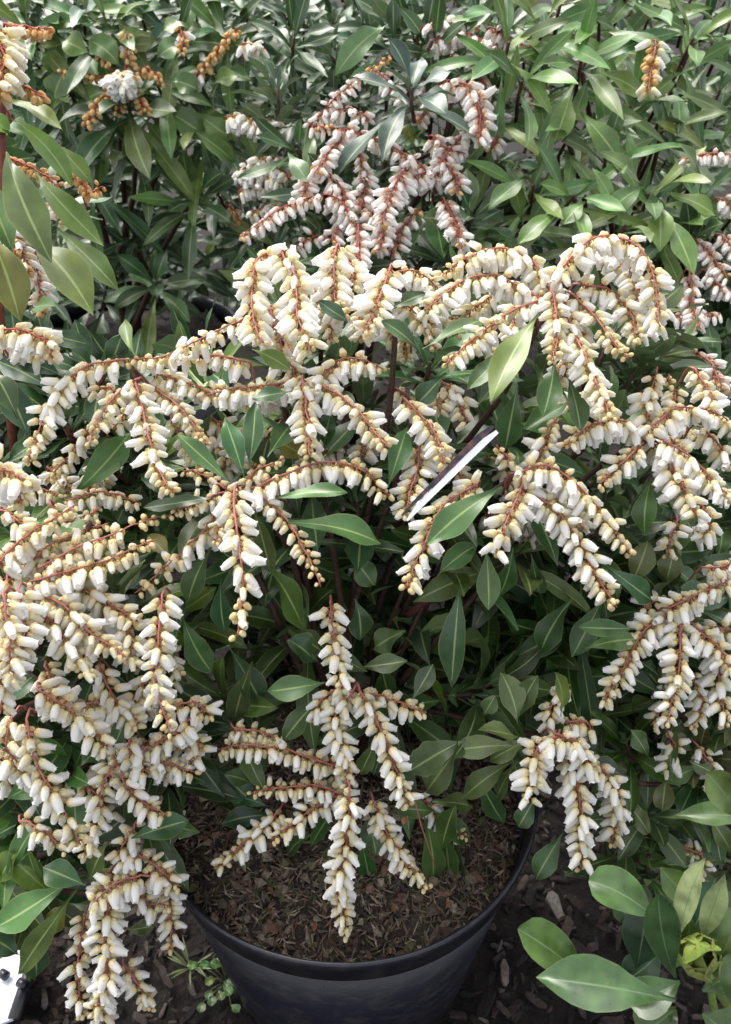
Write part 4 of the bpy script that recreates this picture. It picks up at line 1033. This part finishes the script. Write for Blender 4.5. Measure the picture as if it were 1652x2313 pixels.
# ------------------------------------------------------------------ PLANT LABEL stuck in the shrub
def make_label():
    A = P(905, 1158, .455); B = P(1107, 962, .475)
    ax = B - A; L = np.linalg.norm(ax); ax /= L
    view = tocam(A)
    n = nrm(np.cross(ax, view)); n = n if n[2] > 0 else -n          # card seen almost on its edge
    root = obj('plant_label', None, None, tuple(A), 'narrow white plastic plant label with a dark printed side, stuck slantwise among the leaves', 'plant label')
    root.empty_display_size = .02
    f = view
    def card(name, wl, wr, off, th, mat, tint, tip, tilt):
        q = nrm(n * math.cos(tilt) + f * math.sin(tilt)); h = np.cross(ax, q)
        V = []
        for t, w0, w1 in ((0, 0, tip), (.12, 0, wl), (.86, 0, wr), (1, 0, wr * .55)):
            p = ax * (t * L)
            for o in (0, th):
                V.append(p + q * (w0 + off) + h * o); V.append(p + q * (w1 + off) + h * o)
        F = []
        for i in range(3):
            a = i * 4; b = a + 4
            F += [(a, a + 1, b + 1, b), (a + 2, b + 2, b + 3, a + 3), (a, b, b + 2, a + 2), (a + 1, a + 3, b + 3, b + 1)]
        F += [(0, 2, 3, 1), (12, 13, 15, 14)]
        obj(name, mesh_from(name, V, F, mat, tint, smooth=False), root)
    card('card', .0032, .0042, 0.0, .0006, M_WHITE, None, .001, 0.0)
    m, nt, b = new_mat('printed_picture')
    geo = N(nt, 'ShaderNodeNewGeometry'); no = N(nt, 'ShaderNodeTexNoise'); no.inputs['Scale'].default_value = 130
    nt.links.new(geo.outputs['Position'], no.inputs['Vector'])
    cr = N(nt, 'ShaderNodeValToRGB'); cr.color_ramp.elements[0].color = (.012, .012, .018, 1); cr.color_ramp.elements[1].color = (.20, .07, .06, 1)
    cr.color_ramp.elements[0].position = .45; cr.color_ramp.elements[1].position = .75
    nt.links.new(no.outputs[0], cr.inputs[0]); nt.links.new(cr.outputs[0], b.inputs['Base Color']); b.inputs['Roughness'].default_value = .25
    card('printed_side', .002, .0042, .0044, .0006, m, None, .001, 0.35)
make_label()

# ------------------------------------------------------------------ WHITE BOARD WITH PEGS, lower left corner
def make_board():
    z = .035
    a = on_level(-120, 2100, z); b = on_level(78, 2112, z); c = on_level(28, 2262, z); d = on_level(-140, 2330, z)
    root = obj('white_board', None, None, tuple((a + c) / 2 * np.array([1, 1, 0])), 'flat white plastic board with small black pegs, lying low at the leafy end', 'board')
    o = np.array(root.location)
    V = [p - o for p in (a, b, c, d)] + [p - o - np.array([0, 0, .004]) for p in (a, b, c, d)]
    me = mesh_from('panel', V, [(3, 2, 1, 0), (4, 5, 6, 7), (0, 1, 5, 4), (1, 2, 6, 5), (2, 3, 7, 6), (3, 0, 4, 7)], M_WHITE, smooth=False)
    obj('panel', me, root)
    for x, y, dx, dy in ((2, 2160, 14, 8), (42, 2180, 16, 9)):
        p = on_level(x, y, z + .006); q = on_level(x + dx, y + dy, z + .006)
        v, lv, fl = tube([p, p * .5 + q * .5, q], .0042, .0042, 10)
        me = bpy.data.meshes.new('peg'); fill_mesh(me, v - o, lv, fl, M_POT, None, None); obj('peg', me, root)
    # frame edge along the board
    v, lv, fl = tube([b + (0, 0, -.003), b * .5 + c * .5 + np.array([0, 0, -.003]), c + (0, 0, -.003)], .006, .006, 8)
    me = bpy.data.meshes.new('edge_strip'); fill_mesh(me, v - o, lv, fl, M_POT, None, None); obj('edge_strip', me, root)
    for (x, y) in ((a + (.01, .0, 0)), (d + (.02, .01, 0)))[0:0]: pass
    for p in (a, b, c, d):
        p2 = p + nrm((a + c) / 2 - p) * .012
        v, lv, fl = tube([p2 * np.array([1, 1, 0]), p2 * np.array([1, 1, .5]), p2 + (0, 0, -.004)], .005, .005, 8)
        me = bpy.data.meshes.new('foot'); fill_mesh(me, v - o, lv, fl, M_POT, None, None); obj('foot', me, root)
make_board()

# ------------------------------------------------------------------ BARK CHIPS on the ground
def chip_tint():
    return np.array(random.choice([(.035, .028, .025), (.055, .042, .036), (.022, .018, .017), (.085, .066, .055), (.045, .032, .026), (.12, .10, .088)])) * random.uniform(.35, .85)
BIG = [(1235, 2012, .030), (1290, 2110, .026), (1180, 1990, .022), (430, 2120, .02), (1120, 2160, .024), (560, 2240, .026), (1260, 2060, .022), (370, 2170, .024), (390, 2040, .02), (1080, 2230, .026)]
for i, (x, y, L) in enumerate(BIG):
    v, lv, fl = FLAKES[i % 8]; p = on_level(x, y, .012); R3 = rand_rot(.12)
    me = bpy.data.meshes.new('bark_chip'); t = np.array((.16, .14, .13)) if i == 0 else chip_tint() * 1.6
    fill_mesh(me, v * L @ R3.T, lv, fl, M_CHIP, np.broadcast_to(t, (len(v), 3)), None, False)
    obj('bark_chip', me, None, tuple(p), 'pale grey flat bark chip on the dark ground beside the pot' if i == 0 else 'brown bark chip lying on the dark ground around the pot', 'bark chip', None if i == 0 else 'bark chips around the pot')
so = Soup()
for i in range(9000):
    if i < 6500: x, y = random.uniform(-.5, .5), random.uniform(.02, .75)
    else: x, y = random.uniform(-1, 1), random.uniform(.6, 2.2)
    if math.hypot(x - POT_X, y - POT_Y) < .13: continue
    v, lv, fl = FLAKES[random.randrange(8)]; L = random.choice([.006, .008, .01, .013, .018]) * random.uniform(.7, 1.3)
    so.add(v * L @ rand_rot(.35).T + (x, y, random.uniform(-.001, .012)), lv, fl, chip_tint())
obj('bark_mulch', so.mesh('bark_mulch', M_CHIP, smooth=False), None, kind='stuff', label='loose dark bark mulch covering the ground around the pots', cat='mulch')

# ------------------------------------------------------------------ weeds
for i, (x, y, n, lab) in enumerate([(505, 2185, 22, 'leafy green weed seedling on the mulch by the pot rim'), (425, 2150, 12, 'spiky little weed beside the leafy seedling on the mulch')]):
    p = on_level(x, y, .012)
    w = Shrub('weed', lab, 'weed', tuple(p), .8, [(.07, .15, .04), (.06, .13, .05)])
    for k in range(n):
        a = random.uniform(0, 6.283); r = random.uniform(.003, .03); h = random.uniform(.004, .03)
        B = p + np.array([r * math.cos(a), r * math.sin(a), h]); dr = np.array([math.cos(a + .6), math.sin(a + .6), .3])
        if i == 0: w.leaf3(B, B + dr * .011, np.array([0, 0, 1.]), .0042, prof=PROF_ROUND)
        else: w.leaf3(p, p + np.array([math.cos(a), math.sin(a), random.uniform(.2, 1)]) * .024, np.array([0, 0, 1.]), .0011, tint=(.13, .15, .06))
        if i == 0: w.stem([p, (p + B) / 2 + (0, 0, .004), B], .0006, .0004, (.1, .12, .05), 4)
    w.finish()

# ------------------------------------------------------------------ dry twig and fallen petals over the compost
tw = catmull([P(918, 1765, .545), P(935, 1830, .55), P(955, 1890, .56), P(968, 1930, .575)], 12)
v, lv, fl = tube(tw, .0007, .0005, 5)
me = bpy.data.meshes.new('dry_twig'); fill_mesh(me, v - tw[0], lv, fl, M_STEM, np.broadcast_to(np.array((.22, .10, .07)), (len(v), 3)), None)
obj('dry_twig', me, None, tuple(tw[0]), 'thin dry brown twig hanging down over the compost', 'twig')
for x, y in ((610, 1985), (700, 2050), (880, 2030), (990, 2020), (905, 1815)):
    p = on_level(x, y, POT_H - .024) if y > 1900 else P(x, y, .53)
    a = random.uniform(0, 6.283); T = p + np.array([math.cos(a), math.sin(a), .2]) * .007
    v = leaf_verts(p, T, np.array([0, 0, 1.]), .002, bend=.3, fold=.5)
    me = bpy.data.meshes.new('withered_petal'); fill_mesh(me, v - p, LEAF_LV, LEAF_FL, M_FLOWER, np.broadcast_to(np.array((.30, .13, .06)), (len(v), 3)), LEAF_UV)
    obj('withered_petal', me, None, tuple(p), 'withered orange-brown petal fallen on the compost in the large pot' if y > 1900 else 'withered orange petal caught at the tip of a white flower spray', 'petal', 'fallen petals in the pot' if y > 1900 else None)
